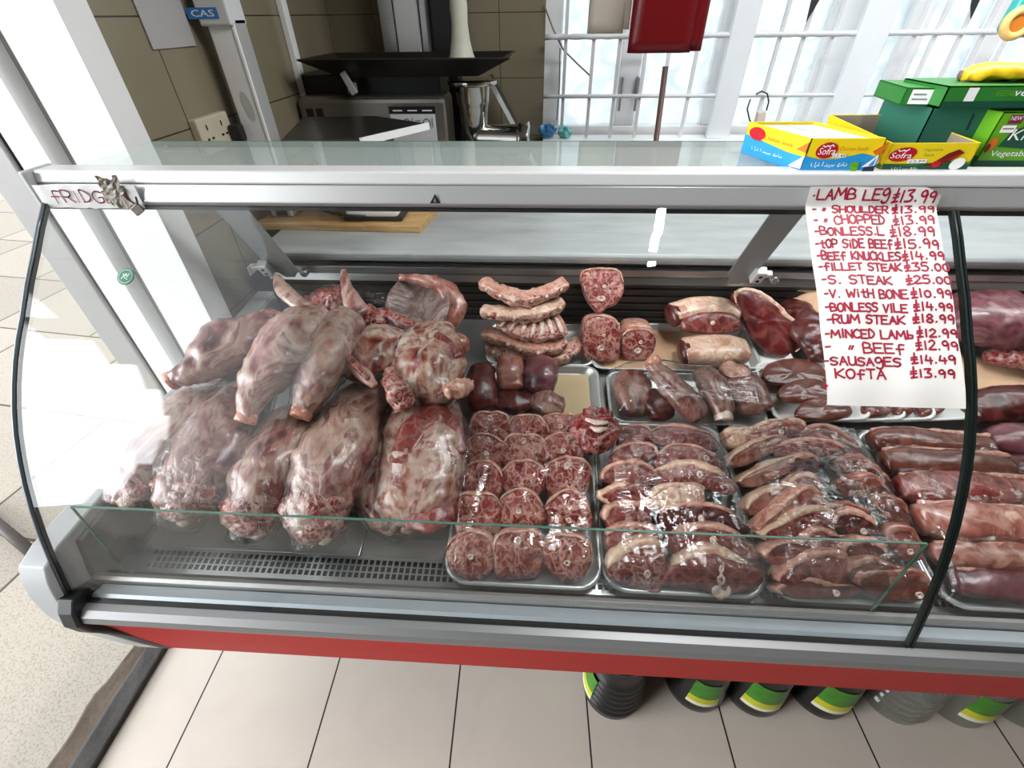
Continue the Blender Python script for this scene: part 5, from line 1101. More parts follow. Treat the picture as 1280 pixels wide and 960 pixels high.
for i, (lab, pts, h, fc, tilt, yaw, fat, fm, fw, bone) in enumerate((
    ('front left loin chop with an upright red vertebra', [(120, 790), (150, 735), (230, 680), (330, 665), (388, 715), (378, 880), (330, 905), (240, 880), (150, 845)], .045, MT_NECK, 50, .1, (.7, 3.1), MT_FAT, .011, [(.3, -.2, .008, .8)]),
    ('front right half-moon chop with a chalky white bone foot', [(395, 862), (440, 780), (550, 718), (640, 700), (740, 740), (850, 800), (870, 850), (800, 900), (690, 912), (620, 905), (520, 882)], .045, MT_LEAN, 50, -.1, (.9, 3.0), MT_FAT, .010, [(.14, -.62, .015, 1.1), (.1, -.1, .010, .8), (.08, .35, .007, .7)]),
    ('flat chop just behind the front left chop', [(110, 645), (160, 590), (300, 585), (350, 620), (355, 690), (250, 710), (130, 705)], .052, MT_LEAN, 40, .05, (.5, 2.9), MT_FATP, .008, None),
    ('wide brown chop just behind the half-moon chop', [(410, 660), (500, 600), (620, 585), (740, 620), (825, 690), (835, 750), (640, 720), (470, 730)], .055, MT_LEAN, 42, -.1, (.6, 2.9), MT_FATP, .008, [(0, .2, .008, .8)]),
    ('heart-shaped chop with pink rim in the middle left', [(103, 545), (130, 490), (230, 480), (312, 480), (322, 560), (270, 600), (150, 610)], .057, MT_LEAN, 40, .1, (.2, 3.4), MT_FATP, .008, None),
    ('dark wide chop with a red spine in the middle right', [(385, 575), (400, 510), (480, 485), (600, 480), (720, 520), (795, 610), (740, 630), (580, 620), (430, 620)], .06, MT_DARK, 40, -.05, (.5, 2.9), MT_FATP, .007, [(.0, .1, .009, .6)]),
    ('small chop with an orange fat corner on the left', [(83, 430), (170, 390), (290, 383), (312, 430), (295, 475), (150, 480), (98, 460)], .06, MT_LEAN, 36, .1, (1.4, 4.0), MT_FAT, .010, None),
    ('chop with a thick cream fat slab on the right', [(325, 470), (370, 400), (480, 388), (565, 395), (585, 440), (570, 480), (440, 485), (335, 505)], .064, MT_FAT, 34, .2, (.3, 3.0), MT_FAT, .010, [(.6, .1, .008, 1)]),
    ('rounded chop under bluish film glare on the left', [(98, 360), (120, 300), (220, 273), (300, 288), (348, 350), (300, 392), (180, 390)], .058, MT_LEAN, 34, .1, (.2, 3.4), MT_FATP, .008, None),
    ('wide chop topped by a pale fat edge behind the fat slab', [(335, 340), (420, 300), (540, 278), (660, 325), (745, 390), (700, 430), (560, 400), (380, 400)], .062, MT_LEAN, 34, -.1, (.6, 2.9), MT_FAT, .011, [(.1, .3, .008, .8)]),
    ('chop lying in the second row from the back, left', [(130, 255), (200, 190), (330, 190), (345, 250), (240, 300), (150, 300)], .052, MT_LEAN, 32, -.1, (.4, 2.9), MT_FATP, .006, None),
    ('chop lying in the second row from the back, right', [(350, 285), (420, 200), (540, 198), (660, 265), (695, 335), (560, 310), (430, 310)], .055, MT_LEAN, 32, .0, (.5, 2.9), MT_FATP, .006, [(.4, .2, .007, 1)]),
    ('chop at the back left corner of its tray', [(165, 185), (200, 108), (300, 100), (335, 170), (250, 215)], .046, MT_LEAN, 30, 0, (.4, 2.9), MT_FATP, .005, None),
    ('chop at the back right corner of its tray', [(325, 175), (380, 100), (520, 108), (625, 150), (645, 215), (480, 215)], .046, MT_LEAN, 30, 0, (.4, 2.9), MT_FATP, .005, None))):
    cutpx('loin_chop', lab + ', second wide tray', 'chop', z2(pts), h, yaw, tilt, .030, fc, 140 + i * 5, grow=1.07, fat=fat, fatm=fm, fatw=fw * 1.35, bone=bone, group=g)
film(*trays[1], TW, TD, TH, seed=5.0, amp=.003, flat=7)
g = 'heaped chops in the third wide tray'
def z3(pts): return [(880 + x / 3.694, 500 + y / 3.694) for x, y in pts]
P3_ = [('flat brown chop lying lowest at the front left', [(330, 862), (440, 820), (560, 850), (640, 850), (700, 880), (600, 910), (480, 912), (370, 900)], .035, MT_LIVER, 34, .1, MT_FATP), ('plump chop with a rounded top at front left', [(325, 812), (400, 740), (500, 700), (590, 700), (637, 760), (622, 822), (560, 855), (460, 825), (380, 842)], .05, MT_LEAN, 46, .2, MT_FATP), ('brown chop standing at the front middle', [(680, 805), (760, 785), (860, 797), (902, 860), (850, 912), (760, 907), (715, 870)], .042, MT_LIVER, 44, -.1, MT_PINK), ('smooth rounded chop above the front middle one', [(645, 785), (690, 738), (770, 732), (852, 768), (866, 805), (760, 812), (690, 828)], .055, MT_LIVER, 42, 0, MT_PINK), ('brown chop filling the front right corner', [(845, 800), (950, 785), (1012, 850), (1000, 902), (920, 912), (860, 893)], .045, MT_LIVER, 42, -.2, MT_PINK),
       ('curved chop with pale rim left of the splash glass edge', [(265, 695), (330, 650), (420, 640), (480, 588), (560, 615), (622, 660), (600, 705), (470, 705), (380, 735), (310, 748)], .06, MT_LEAN, 44, .25, MT_FATP), ('dark chop in the middle, just under the splash glass rim', [(625, 665), (720, 638), (802, 680), (825, 745), (740, 745), (650, 705)], .06, MT_DARK, 42, -.1, MT_FATP), ('peaked chop rising in the middle left', [(255, 615), (340, 560), (430, 508), (540, 508), (585, 560), (575, 628), (470, 632), (420, 612), (330, 650)], .066, MT_LEAN, 44, .3, MT_FAT), ('dark red chop to the right of the peaked one', [(575, 555), (640, 513), (720, 528), (775, 590), (765, 632), (680, 618), (600, 612)], .062, MT_DARK, 40, -.15, MT_FATP), ('pointed pink chop at the centre of the heap', [(232, 575), (330, 488), (440, 402), (525, 468), (535, 510), (420, 522), (340, 560), (260, 590)], .068, MT_PINK, 46, .4, MT_FATP), ('brown chop to the right of the heap centre', [(555, 505), (620, 478), (705, 498), (740, 540), (640, 545), (575, 545)], .06, MT_LEAN, 38, -.3, MT_PINK),
       ('long pale chop under white glare at the left', [(188, 485), (260, 420), (405, 385), (395, 440), (300, 490), (215, 528)], .062, MT_PINK, 38, .35, MT_FAT), ('brown chop under white glare at the right', [(375, 385), (450, 343), (505, 388), (515, 445), (420, 455), (385, 430)], .062, MT_LEAN, 36, .1, MT_FATP), ('dark brown chop right of the white glare', [(610, 385), (740, 350), (805, 400), (750, 445), (650, 445)], .056, MT_LIVER, 36, -.3, MT_PINK), ('long fatty chop in the third row from the back, left', [(155, 370), (260, 308), (405, 258), (425, 295), (330, 355), (220, 400)], .06, MT_PINK, 36, .35, MT_FAT), ('dark looped chop in the third row from the back', [(362, 305), (420, 262), (492, 268), (515, 325), (440, 352), (385, 340)], .06, MT_DARK, 36, 0, MT_FATP), ('brown chop at the right in the third row from the back', [(590, 295), (700, 265), (765, 330), (730, 352), (640, 345)], .052, MT_LIVER, 34, -.3, MT_PINK),
       ('fatty chop in the second row from the back, left', [(112, 268), (220, 198), (325, 175), (340, 215), (225, 282), (140, 310)], .054, MT_PINK, 34, .35, MT_FAT), ('brown chop in the second row from the back, right', [(315, 235), (400, 195), (560, 195), (610, 245), (500, 268), (390, 268)], .054, MT_LEAN, 32, -.1, MT_FATP), ('chop with orange fat in the back left corner', [(98, 205), (105, 148), (190, 146), (205, 182), (140, 225)], .046, MT_FAT, 30, .1, MT_FAT), ('folded pale chop in the back row', [(155, 178), (280, 108), (405, 106), (345, 155), (220, 200)], .05, MT_PINK, 32, .2, MT_FAT), ('round brown chop in the middle of the back row', [(295, 158), (340, 106), (420, 106), (440, 150), (360, 172)], .05, MT_LEAN, 30, 0, MT_FATP), ('brown chop at the right edge level with the white glare', [(690, 300), (790, 330), (860, 440), (800, 450), (740, 390)], .046, MT_LIVER, 34, -.3, MT_PINK), ('folded brown chop at the right edge, middle of the tray', [(780, 450), (880, 470), (930, 580), (860, 590), (790, 530)], .046, MT_LIVER, 36, -.3, MT_PINK), ('brown chop at the right edge behind the splash glass corner', [(830, 600), (930, 600), (985, 720), (900, 730), (840, 680)], .046, MT_LEAN, 38, -.3, MT_PINK), ('long brown chop down the right side of the back row', [(425, 172), (540, 128), (645, 178), (730, 262), (650, 262), (540, 215)], .046, MT_LIVER, 30, -.3, MT_PINK)]
for i, (lab, pts, h, fc, tilt, yaw, fm) in enumerate(P3_):
    cutpx('lamb_chop', lab + ', third wide tray', 'chop', z3(pts), h, yaw, tilt, .034, fc, 170 + i * 3, grow=1.08, group=g, fat=(.3, 3.3), fatm=fm, fatw=.0105, bone=[(.3, -.3, .006, 1)] if i % 4 == 0 else None)
film(*trays[2], TW, TD, TH, seed=9.0, amp=.004, flat=11)
g = 'long slabs of meat in the tray cut by the pane seam'
S4 = [('front slab, pinkish purple and smooth', [(1196, 728, .035), (1240, 730, .04), (1300, 734, .04), (1360, 738, .035)], 40, .035, MT_PURPLE), ('second slab from the front with a pale fat edge', [(1168, 694, .045), (1220, 694, .05), (1290, 698, .05), (1340, 700, .045)], 36, .035, MT_PINK), ('third slab from the front, broad and brownish pink', [(1148, 650, .055), (1190, 650, .062), (1250, 654, .062), (1318, 658, .055)], 50, .05, MT_PINK), ('dark red slab in the middle', [(1125, 612, .05), (1165, 610, .055), (1225, 612, .055), (1290, 616, .05)], 44, .04, MT_LEAN), ('slab with a pale top edge behind the dark one', [(1105, 578, .05), (1140, 576, .055), (1200, 580, .055), (1260, 584, .05)], 36, .04, MT_LIVER), ('back slab, brown and folded', [(1090, 552, .045), (1130, 550, .05), (1180, 554, .05), (1236, 558, .045)], 32, .04, MT_LIVER)]
for i, (lab, pts, w, th, mt) in enumerate(S4):
    rows_ = [(a, b, c, w * (.75 if k in (0, 3) else 1), th * (.8 if k in (0, 3) else 1)) for k, (a, b, c) in enumerate(pts)]
    t = joint('meat_slab', lab + ' in the tray crossed by the seam', rows_, mt, 'meat slab', 210 + i, wrap=False, group=g, n=22, m=24, amp=.005, f=16, ex=2.8)
    P_, A_, B_ = stations([(a, b - w * .42, c + th * .22, 8, .010) for a, b, c in pts]); m = MB(); loft(m, P_, A_, B_, 12, 24, amp=.003, f=30, seed=i); m.build('fat_edge', MT_FATP, t, smooth=True); MEATV.extend(m.v)
film(*trays[3], TW, TD, TH, seed=13.0, amp=.003, flat=11)
for i, (lab, rows_, mt) in enumerate((('wrapped purple piece at the back of the tray on the right edge', [(1236, 548, .045, 30, .04), (1270, 548, .055, 46, .05), (1330, 552, .05, 46, .04)], MT_PURPLE), ('wrapped dark piece at the front of the tray on the right edge', [(1256, 580, .04, 30, .04), (1290, 588, .05, 46, .05), (1350, 600, .045, 46, .04)], MT_DARK), ('wrapped brown piece in the middle of the last tray, just outside the picture', [(1330, 640, .04, 36, .045), (1400, 646, .05, 56, .05), (1480, 654, .045, 46, .045)], MT_LEAN), ('wrapped pink piece at the front of the last tray, just outside the picture', [(1350, 710, .04, 40, .045), (1430, 716, .05, 60, .05), (1520, 724, .045, 50, .045)], MT_PINK))):
    joint('beef_piece', lab, rows_, mt, 'beef', 230 + i, wrap=False, n=20, m=16, amp=.006, f=18)
film(*trays[4], TW, TD, TH, seed=17.0)
# raw neck chunk lying on top across the tray rims
joint('lamb_neck_chunk', 'bright red raw lamb neck chunk lying on the rims between two wide trays', [(744, 516, .085, 40, .03), (744, 532, .09, 58, .055), (748, 548, .085, 54, .05), (752, 562, .07, 36, .03)], MT_RED, 'lamb neck', 240, wrap=False, amp=.013, f=26)
ch = [o for o in COL.objects if o.name.startswith('lamb_neck_chunk')][0]
for a, b, w in (((732, 524), (760, 528), 9), ((738, 534), (758, 536), 7)):
    P_, A_, B_ = stations([(a[0], a[1], .117, 4, .006), ((a[0] + b[0]) / 2, (a[1] + b[1]) / 2 + 2, .122, w, .008), (b[0], b[1], .117, 4, .006)]); m = MB(); loft(m, P_, A_, B_, 10, 10, amp=.002, f=50, seed=a[0]); m.build('bone', MT_BONE, ch, smooth=True)
# ------------------------------------------------------------------ price list taped to the rail, handwritten
INK = plain('red_marker', '960F30', .5, var=.08)
M_SHEET = plain('price_sheet_paper', 'D3D0CA', .6, var=.015, scale=9)
GL = {'A': [[(0, 0), (.5, 1), (1, 0)], [(.2, .4), (.8, .4)]], 'B': [[(0, 0), (0, 1), (.7, .95), (.8, .75), (.6, .55), (.1, .52)], [(.6, .55), (.95, .4), (.9, .1), (0, 0)]], 'C': [[(1, .85), (.6, 1), (.15, .8), (0, .45), (.2, .1), (.6, 0), (1, .12)]],
      'D': [[(.1, 0), (.1, 1), (.6, .9), (1, .5), (.6, .08), (0, 0)]], 'E': [[(1, 1), (0, 1), (0, 0), (1, 0)], [(0, .52), (.8, .52)]], 'F': [[(1, 1), (0, 1), (0, 0)], [(0, .52), (.75, .52)]], 'f': [[(1, .95), (.6, 1), (.4, .8), (.4, -.1)], [(.05, .5), (.9, .5)]],
      'G': [[(1, .85), (.55, 1), (.1, .75), (0, .4), (.3, 0), (.9, .1), (.95, .45), (.55, .45)]], 'g': [[(.95, .65), (.6, 1), (.1, .85), (.1, .5), (.5, .38), (.95, .65), (.95, -.1), (.5, -.3), (.1, -.15)]], 'H': [[(0, 1), (0, 0)], [(1, 1), (1, 0)], [(0, .5), (1, .5)]], 'h': [[(.1, 1), (.1, 0)], [(.1, .45), (.6, .6), (.9, .4), (.9, 0)]], 'I': [[(.5, 1), (.5, 0)]], 'b': [[(.1, 1), (.1, 0), (.8, .05), (.85, .4), (.15, .5)]], 'i': [[(.5, .65), (.5, 0)], [(.5, .92), (.5, .98)]],
      'K': [[(0, 1), (0, 0)], [(1, 1), (.05, .45), (1, 0)]], 'L': [[(0, 1), (0, 0), (1, 0)]], 'M': [[(0, 0), (.12, 1), (.5, .35), (.88, 1), (1, 0)]], 'N': [[(0, 0), (0, 1), (1, 0), (1, 1)]], 'O': [[(.5, 1), (.1, .8), (0, .4), (.3, 0), (.8, .1), (1, .55), (.8, .92), (.5, 1)]],
      'P': [[(0, 0), (0, 1), (.8, .95), (.95, .7), (.7, .48), (0, .45)]], 'R': [[(0, 0), (0, 1), (.8, .95), (.9, .7), (.6, .5), (.05, .48)], [(.4, .48), (1, 0)]], 'S': [[(1, .9), (.5, 1), (.1, .85), (.15, .6), (.8, .45), (.9, .2), (.5, 0), (0, .1)]], 'T': [[(0, 1), (1, 1)], [(.5, 1), (.5, 0)]], 't': [[(.5, 1), (.5, .1), (.85, 0)], [(.1, .65), (.95, .7)]],
      'U': [[(0, 1), (.05, .2), (.4, 0), (.85, .2), (.95, 1)], [(.95, 1), (1, 0)]], 'V': [[(0, 1), (.45, 0), (1, 1)]], 'W': [[(0, .9), (.2, 0), (.5, .6), (.75, 0), (1, .95)]], 'z': [],
      '0': [[(.5, .9), (.1, .7), (.1, .25), (.5, .05), (.9, .3), (.85, .75), (.5, .9)]], '1': [[(.5, 1), (.5, 0)]], '2': [[(.05, .8), (.5, 1), (.9, .75), (.5, .35), (0, 0), (1, .02)]], '3': [[(.05, .95), (.9, 1), (.45, .6), (.9, .4), (.8, .08), (0, 0)]], '4': [[(.25, 1), (.05, .4), (1, .4)], [(.75, .75), (.75, 0)]], '5': [[(.95, 1), (.2, 1), (.15, .6), (.7, .6), (.95, .3), (.6, 0), (0, .05)]],
      '8': [[(.5, .5), (.1, .75), (.5, 1), (.9, .75), (.5, .5), (.05, .22), (.5, 0), (.95, .22), (.5, .5)]], '9': [[(.9, .65), (.6, 1), (.15, .85), (.2, .55), (.6, .5), (.9, .7), (.8, 0)]], '.': [[(.4, .08), (.6, .08)]], '*': [[(.4, .42), (.6, .42)]], '-': [[(.1, .45), (.9, .5)]], '"': [[(.1, .3), (.4, .65)], [(.55, .3), (.85, .65)]], '£': [[(.6, 1.2), (.5, .1), (.1, -.1), (1, .0)], [(.1, .62), (.95, .72)], [(.05, .35), (.95, .42)]], '+': [[(.5, .8), (.5, 0)], [(.1, .4), (.9, .4)]], ' ': []}
WID = {'1': .45, 'I': .35, 'i': .35, '.': .4, '*': .45, ' ': .5, '"': .6, '-': .6, 'M': 1.2, 'W': 1.2, '£': .75}
def handwrite(mb, s, x0, x1, ybase, ytop, w, mapper, rnd):
    tot = sum(WID.get(c, .85) for c in s) + .22 * (len(s) - 1); sx = (x1 - x0) / tot; x = x0; hh = ytop - ybase
    for c in s:
        cw = WID.get(c, .85) * sx; jy = rnd.uniform(-.05, .05) * hh; js = rnd.uniform(.92, 1.06)
        for st in GL.get(c, []):
            pts = [V((x + p[0] * cw, ybase + jy + p[1] * hh * js, 0)) for p in st]
            if len(pts) > 2: pts = spline(pts, (len(pts) - 1) * 4) if c in 'BCDGgOPRSU0235689f' or c == '8' else pts
            for a, b in zip(pts[:-1], pts[1:]):
                d = b - a
                if d.length < 1e-6: continue
                d.normalize(); n_ = V((-d.y, d.x, 0)) * w / 2; e = d * w * .35
                q = [a - e + n_, a - e - n_, b + e - n_, b + e + n_]; mb.add([mapper(p.x, p.y) for p in q], [(0, 1, 2, 3)])
        x += cw + .22 * sx
# the sheet hangs down the outside of rail and pane
path = [(.7085, 1.3035), (.7065, 1.285), (.7025, 1.272)]
for i, (y, z) in enumerate(PROF):
    ny, nz = profile_norm(i)
    if 1.075 < z < 1.25: path.append((y + ny * .0025, z + nz * .0025))
path.append((.498, 1.0735 - .001))
path = spline([V((0, y, z)) for y, z in path], 60)
cum = [0]
for a, b in zip(path[:-1], path[1:]): cum.append(cum[-1] + (b - a).length)
SL = cum[-1]
def along(s):
    s = min(max(s, 0), SL)
    for i in range(60):
        if cum[i + 1] >= s:
            t = (s - cum[i]) / max(1e-9, cum[i + 1] - cum[i]); return path[i].lerp(path[i + 1], t), (path[i + 1] - path[i]).normalized()
    return path[-1], (path[-1] - path[-2]).normalized()
def shp(x, s, off=0.0):
    p, d = along(s); nrm = V((0, -abs(d.z), abs(d.y))).normalized(); nrm = V((0, d.z, -d.y)).normalized()
    wv = .0012 * math.sin(x * 70 + s * 9) + .001 * math.sin(s * 40 + 1)
    return V((x, p.y, p.z)) + nrm * (off + max(0, wv + .001))
XL0, XL1, WS = .3835, .4045, .183
def sheetp(u, v, off=0.0): s = v * SL; return shp(XL0 + (XL1 - XL0) * v + u * WS, s, off)
# outward side test
_p0, _p1 = sheetp(.5, .5, 0), sheetp(.5, .5, .01); OS = 1 if (_p1 - _p0).dot(V((0, -1, .4))) > 0 else -1
sh_ = thing('price_list', 'white handwritten price list in red marker taped to the counter rail over the glass', 'price list', sheetp(.5, 0))
m = MB(); m.grid(lambda u, v: sheetp(u if not (v < .04 and u > .88) else u, max(v, (u - .88) * .28 if u > .88 else 0), OS * .0012), 24, 60); so_ = m.build('paper_sheet', M_SHEET, sh_, smooth=True, fix=False)
_tab = [proj(sheetp(0, i / 200, OS * .0016)) for i in range(201)], [proj(sheetp(1, i / 200, OS * .0016)) for i in range(201)]
def px2uv(px, py):
    u, v = .5, .5
    for _ in range(14):
        p = proj(sheetp(u, v)); q = proj(sheetp(u + .01, v)); r = proj(sheetp(u, v + .01))
        a, b, c, d = (q[0] - p[0]) / .01, (r[0] - p[0]) / .01, (q[1] - p[1]) / .01, (r[1] - p[1]) / .01; det = a * d - b * c; ex, ey = px - p[0], py - p[1]
        u += (d * ex - b * ey) / det; v += (a * ey - c * ex) / det; v = min(max(v, 0.0), 1.0)
    return u * WS, v * SL
rnd = random.Random(4); hw = MB()
LINES = [('*LAMB LEg', 1013, 1109, 249, 236, '£13.99', 1113, 1167, 252, 238), ('- " SHOULDER', 1015, 1109, 266, 257, '£13.99', 1114, 1167, 267, 257), ('- " CHOPPED', 1017, 1105, 280, 270, '£13.99', 1116, 1168, 281, 271), ('-BONLESS.L', 1018, 1104, 294, 284, '£18.99', 1112, 1168, 295, 284), ('-tOP SiDE BEEf', 1019, 1115, 310, 300, '£15.99', 1118, 1173, 311, 300), ('-BEEf KNUCKLES', 1021, 1125, 325, 315, '£14.99', 1127, 1180, 325, 315), ('-fILLET STEAK', 1023, 1126, 338, 329, '£35.00', 1130, 1186, 339, 329), ('-S. STEAK', 1027, 1114, 355, 345, '£25.00', 1132, 1188, 355, 345), ('-V. WitH BONE', 1030, 1134, 372, 362, '£10.99', 1138, 1189, 372, 362), ('-BONLESS VILE', 1031, 1133, 389, 379, '£14.99', 1141, 1190, 388, 378), ('-RUM STEAK', 1033, 1130, 404, 394, '£18.99', 1140, 1192, 403, 393), ('-MINCED LAMb', 1031, 1141, 422, 412, '£12.99', 1145, 1196, 421, 411), ('-  " BEEf', 1031, 1130, 440, 428, '£12.99', 1144, 1197, 437, 426), ('-SAUSAgES', 1029, 1125, 456, 446, '£14.49', 1138, 1194, 454, 444), ('KOfTA', 1044, 1106, 472, 461, '£13.99', 1137, 1193, 471, 461), ('+', 1028, 1034, 485, 478, '', 0, 0, 0, 0)]
def hmap(x, y): return sheetp(x / WS, (SL - y) / SL, OS * .0017)
for s, xa, xb, yb, yt, pr, pa, pb_, pyb, pyt in LINES:
    a = px2uv(xa, yb); b = px2uv(xb, yb); c = px2uv(xa, yt); handwrite(hw, s, a[0], b[0], SL - a[1], SL - c[1], .0026, hmap, rnd)
    if pr: a = px2uv(pa, pyb); b = px2uv(pb_, pyb); c = px2uv(pa, pyt); handwrite(hw, pr, a[0], b[0], SL - a[1], SL - c[1], .0026, hmap, rnd)
hw.build('handwriting', INK, sh_, fix=False)
m = MB(); m.grid(lambda u, v: sheetp(.97 + u * .14, -.0 + v * .09, OS * .0022), 6, 6); m.build('sticky_tape', glassy('clear_tape', (.95, .95, .93), 1.45, .1, .4, 60, 1.4, haze=.06), sh_, smooth=True, fix=False)
# fridge label taped on the rail
fl = thing('rail_label', 'torn white tape label with red handwriting on the left end of the rail', 'label', (X0 + .05, .709, 1.285))
m = MB(); yl, zt_, zb__ = .7075, 1.3005, 1.2655
m.grid(lambda u, v: V((X0 - .002 + u * .168, yl - .0008 - .0006 * math.sin(u * 30), zb__ + (zt_ - zb__) * v + (.002 * fbm((u * 9, 0, 0), 3, 1) if v < .2 else 0))), 20, 4); m.build('tape', plain('label_tape', 'DEDBD8', .45, var=.03), fl, fix=False, smooth=True)
m = MB(); handwrite(m, 'fRIDGE 1', X0 + .02, X0 + .152, 1.275, 1.292, .002, lambda x, y: V((x, yl - .0022, y)), rnd); m.build('handwriting', INK, fl, fix=False)
m = MB(); m.grid(lambda u, v: V((X0 + .114 + u * .034 + .005 * fbm((v * 4, 0, 1), 2, 1), yl - .003 - .005 * abs(fbm((u * 4, v * 4, 0), 5, 1)), 1.268 + v * .045 + .006 * fbm((u * 5, 0, 0), 8, 1))), 10, 12); m.build('torn_flap', plain('torn_tape', '8E8577', .5, var=.3, scale=60), fl, fix=False)
# small clip hanging under the rail, green sticker on the pane, warning mark on the rail, white tab on the end pane
kp = ony(172, 262, .70); kt = thing('metal_clip', 'small dark metal clip hanging under the left end of the rail', 'clip', kp); m = MB(); m.obox(kp, (.007, 0, .004), (0, .003, 0), (-.003, 0, .006)); m.build('clip_plate', plain('clip_metal', '6E655C', .3, .6, var=.3, scale=80), kt, bevel=.001); m = MB(); m.tube([kp + V((.004, 0, .006)), kp + V((.006, 0, .013)), kp + V((.004, .004, .018))], .0015, 6); m.build('clip_wire', M_BLACK, kt)
def on_pane(px, py):
    best = None
    for i in range(len(PROF) - 1):
        (ya, za), (yb, zb2) = PROF[i], PROF[i + 1]; d = ray(px, py); 
        # plane through the two profile points along x
        nv = V((0, zb2 - za, -(yb - ya))); dn = d.dot(nv)
        if abs(dn) < 1e-9: continue
        t = (V((0, ya, za)) - CAM).dot(nv) / dn; p = CAM + d * t
        if zb2 - 1e-4 <= p.z <= za + 1e-4: ny, nz = profile_norm(i); best = (p, V((0, ny, nz)))
    return best
p, nv = on_pane(158, 346); st = thing('round_sticker', 'small round green sticker on the left of the curved glass', 'sticker', p)
gm = plain('sticker_green', '2E6B4F', .4); gw = plain('sticker_pale', 'A9C7B4', .4); xx = V((1, 0, 0)); uu = xx.cross(nv) * -1; uu = nv.cross(xx)
m = MB(); m.lathe(p + nv * .0005, [(.0001, .0), (.0135, .0), (.0135, .0008), (.0001, .0008)], 28, axis=nv); m.build('disc', gm, st)
f = Face(p + nv * .0014, xx, uu, .0003); f.ell(0, 0, .0112, .0112, gw).ell(0, 0, .0102, .0102, gm).stroke([(-.006, -.004), (-.001, .003), (.003, -.001), (.006, .005)], .0018, gw).stroke([(-.004, .004), (.0, -.003), (.004, -.005)], .0015, gw).ell(.001, .003, .0024, .0018, gw); f.build('leaf_print', st)
tp = ony(543, 243, .7105); f = Face((tp.x, .7115, 1.2815), (1, 0, 0), (0, .06, 1), .0012); f.poly([(-.0085, -.006), (.0085, -.006), (.001, .008)], M_PANELK).poly([(-.002, -.004), (.002, -.004), (.0, .003)], M_PGREY); wo = f.build('warning_triangle', case)
wt = onx(312, 337, X0 + .003); m = MB(); m.box((X0 + .006, wt.y - .012, wt.z - .012), (X0 + .009, wt.y + .012, wt.z + .012)); m.build('white_tab', M_WHITEP, case)
# ------------------------------------------------------------------ cartons on the glass shelf
ZS = 1.3142
C_YEL = plain('print_yellow', 'F0D21C', .42, var=.02); C_BLUE = plain('print_blue', '2793CF', .42, var=.03); C_REDL = plain('print_red', 'B81322', .42, var=.03); C_GRN = plain('print_green', '2C7A2E', .42, var=.04); C_LGRN = plain('print_lime', '63A51E', .42, var=.05); C_DGRN = plain('print_dark_green', '124A36', .45, var=.05); C_TEAL = plain('card_dark_green', '2B6B58', .55, var=.05); C_CARD = plain('inner_card_grey', '9A8B7C', .7, var=.05); C_NAVY = plain('print_navy', '22284A', .42); C_ORG = plain('print_orange', 'D9711C', .42, var=.1); C_MAROON = plain('print_maroon', '7A1E46', .42); C_SILV = plain('pack_silver', 'C5CBC8', .3, .4, var=.08, scale=30); C_DKRED = plain('print_dark_red', '7A1A18', .42, var=.3, scale=60)
def carton(name, label, cat, o, u, v, L, D, H, mats, open_top=False, group=None, hback=None):
    """o = front-left bottom corner, u = along the front, v = towards the back"""
    o = V(o); u = V((u[0], u[1], 0)).normalized(); v = V((v[0], v[1], 0)).normalized(); z = V((0, 0, 1)); t = thing(name, label, cat, o, group); th = .0015
    m = MB(); hb2 = hback or H
    def wall(a, b, h1, h2, n_): m.prism([a, b, b + z * h2, a + z * h1], n_ * th)
    A, B, C, D_ = o, o + u * L, o + u * L + v * D, o + v * D
    m.mi = 0; m.prism([A, B, C, D_], z * th)
    wall(A, B, H, H, v); wall(A, D_, H, hb2, u); wall(B, C, H, hb2, -u); wall(D_, C, hb2, hb2, -v)
    if not open_top: m.prism([A + z * H, B + z * H, C + z * H, D_ + z * H], z * -th)
    m.build('carton_body', mats, t); return t, Face(A, u, z), Face(D_, -v, z), (A, B, C, D_)
# chicken stock carton, open top showing packets
fa, fb = onz(997, 214.5, ZS), None; fa = V((fa.x, .738, ZS)); ul = V((1, .0, 0)); bk = V((-.02, 1, 0)); Ht = ony(997, 173, .738).z - ZS
Lc = ony(1097, 200, .738).x - fa.x; Dc = .135
t, F1, F2, cr = carton('stock_carton', 'yellow and blue chicken stock carton full of packets, leftmost on the glass shelf', 'carton', fa, ul, (-.33, 1), Lc, Dc, Ht, [C_YEL], open_top=True)
F1.rect(0, 0, Lc, Ht * .30, C_BLUE); F1.poly([(0, Ht * .30), (Lc, Ht * .30), (Lc, Ht * .46), (Lc * .75, Ht * .58), (Lc * .45, Ht * .42), (Lc * .2, Ht * .40), (0, Ht * .5)], C_BLUE)
F1.ell(Lc * .26, Ht * .66, Lc * .145, Ht * .23, C_REDL, .1); F1.text('Sofra', Lc * .15, Ht * .54, Ht * .2, M_WPR, w=Lc * .23, slant=.12); F1.stroke([(Lc * .19, Ht * .80), (Lc * .22, Ht * .76), (Lc * .25, Ht * .80), (Lc * .28, Ht * .77), (Lc * .31, Ht * .83), (Lc * .33, Ht * .78)], .0016, M_WPR)
F1.rect(Lc * .36, Ht * .46, Lc * .54, Ht * .57, M_WPR); F1.text('£3.45', Lc * .37, Ht * .475, Ht * .08, C_MAROON, w=Lc * .16)
F1.text('Chicken Stock', Lc * .42, Ht * .66, Ht * .12, C_ORG, w=Lc * .38)
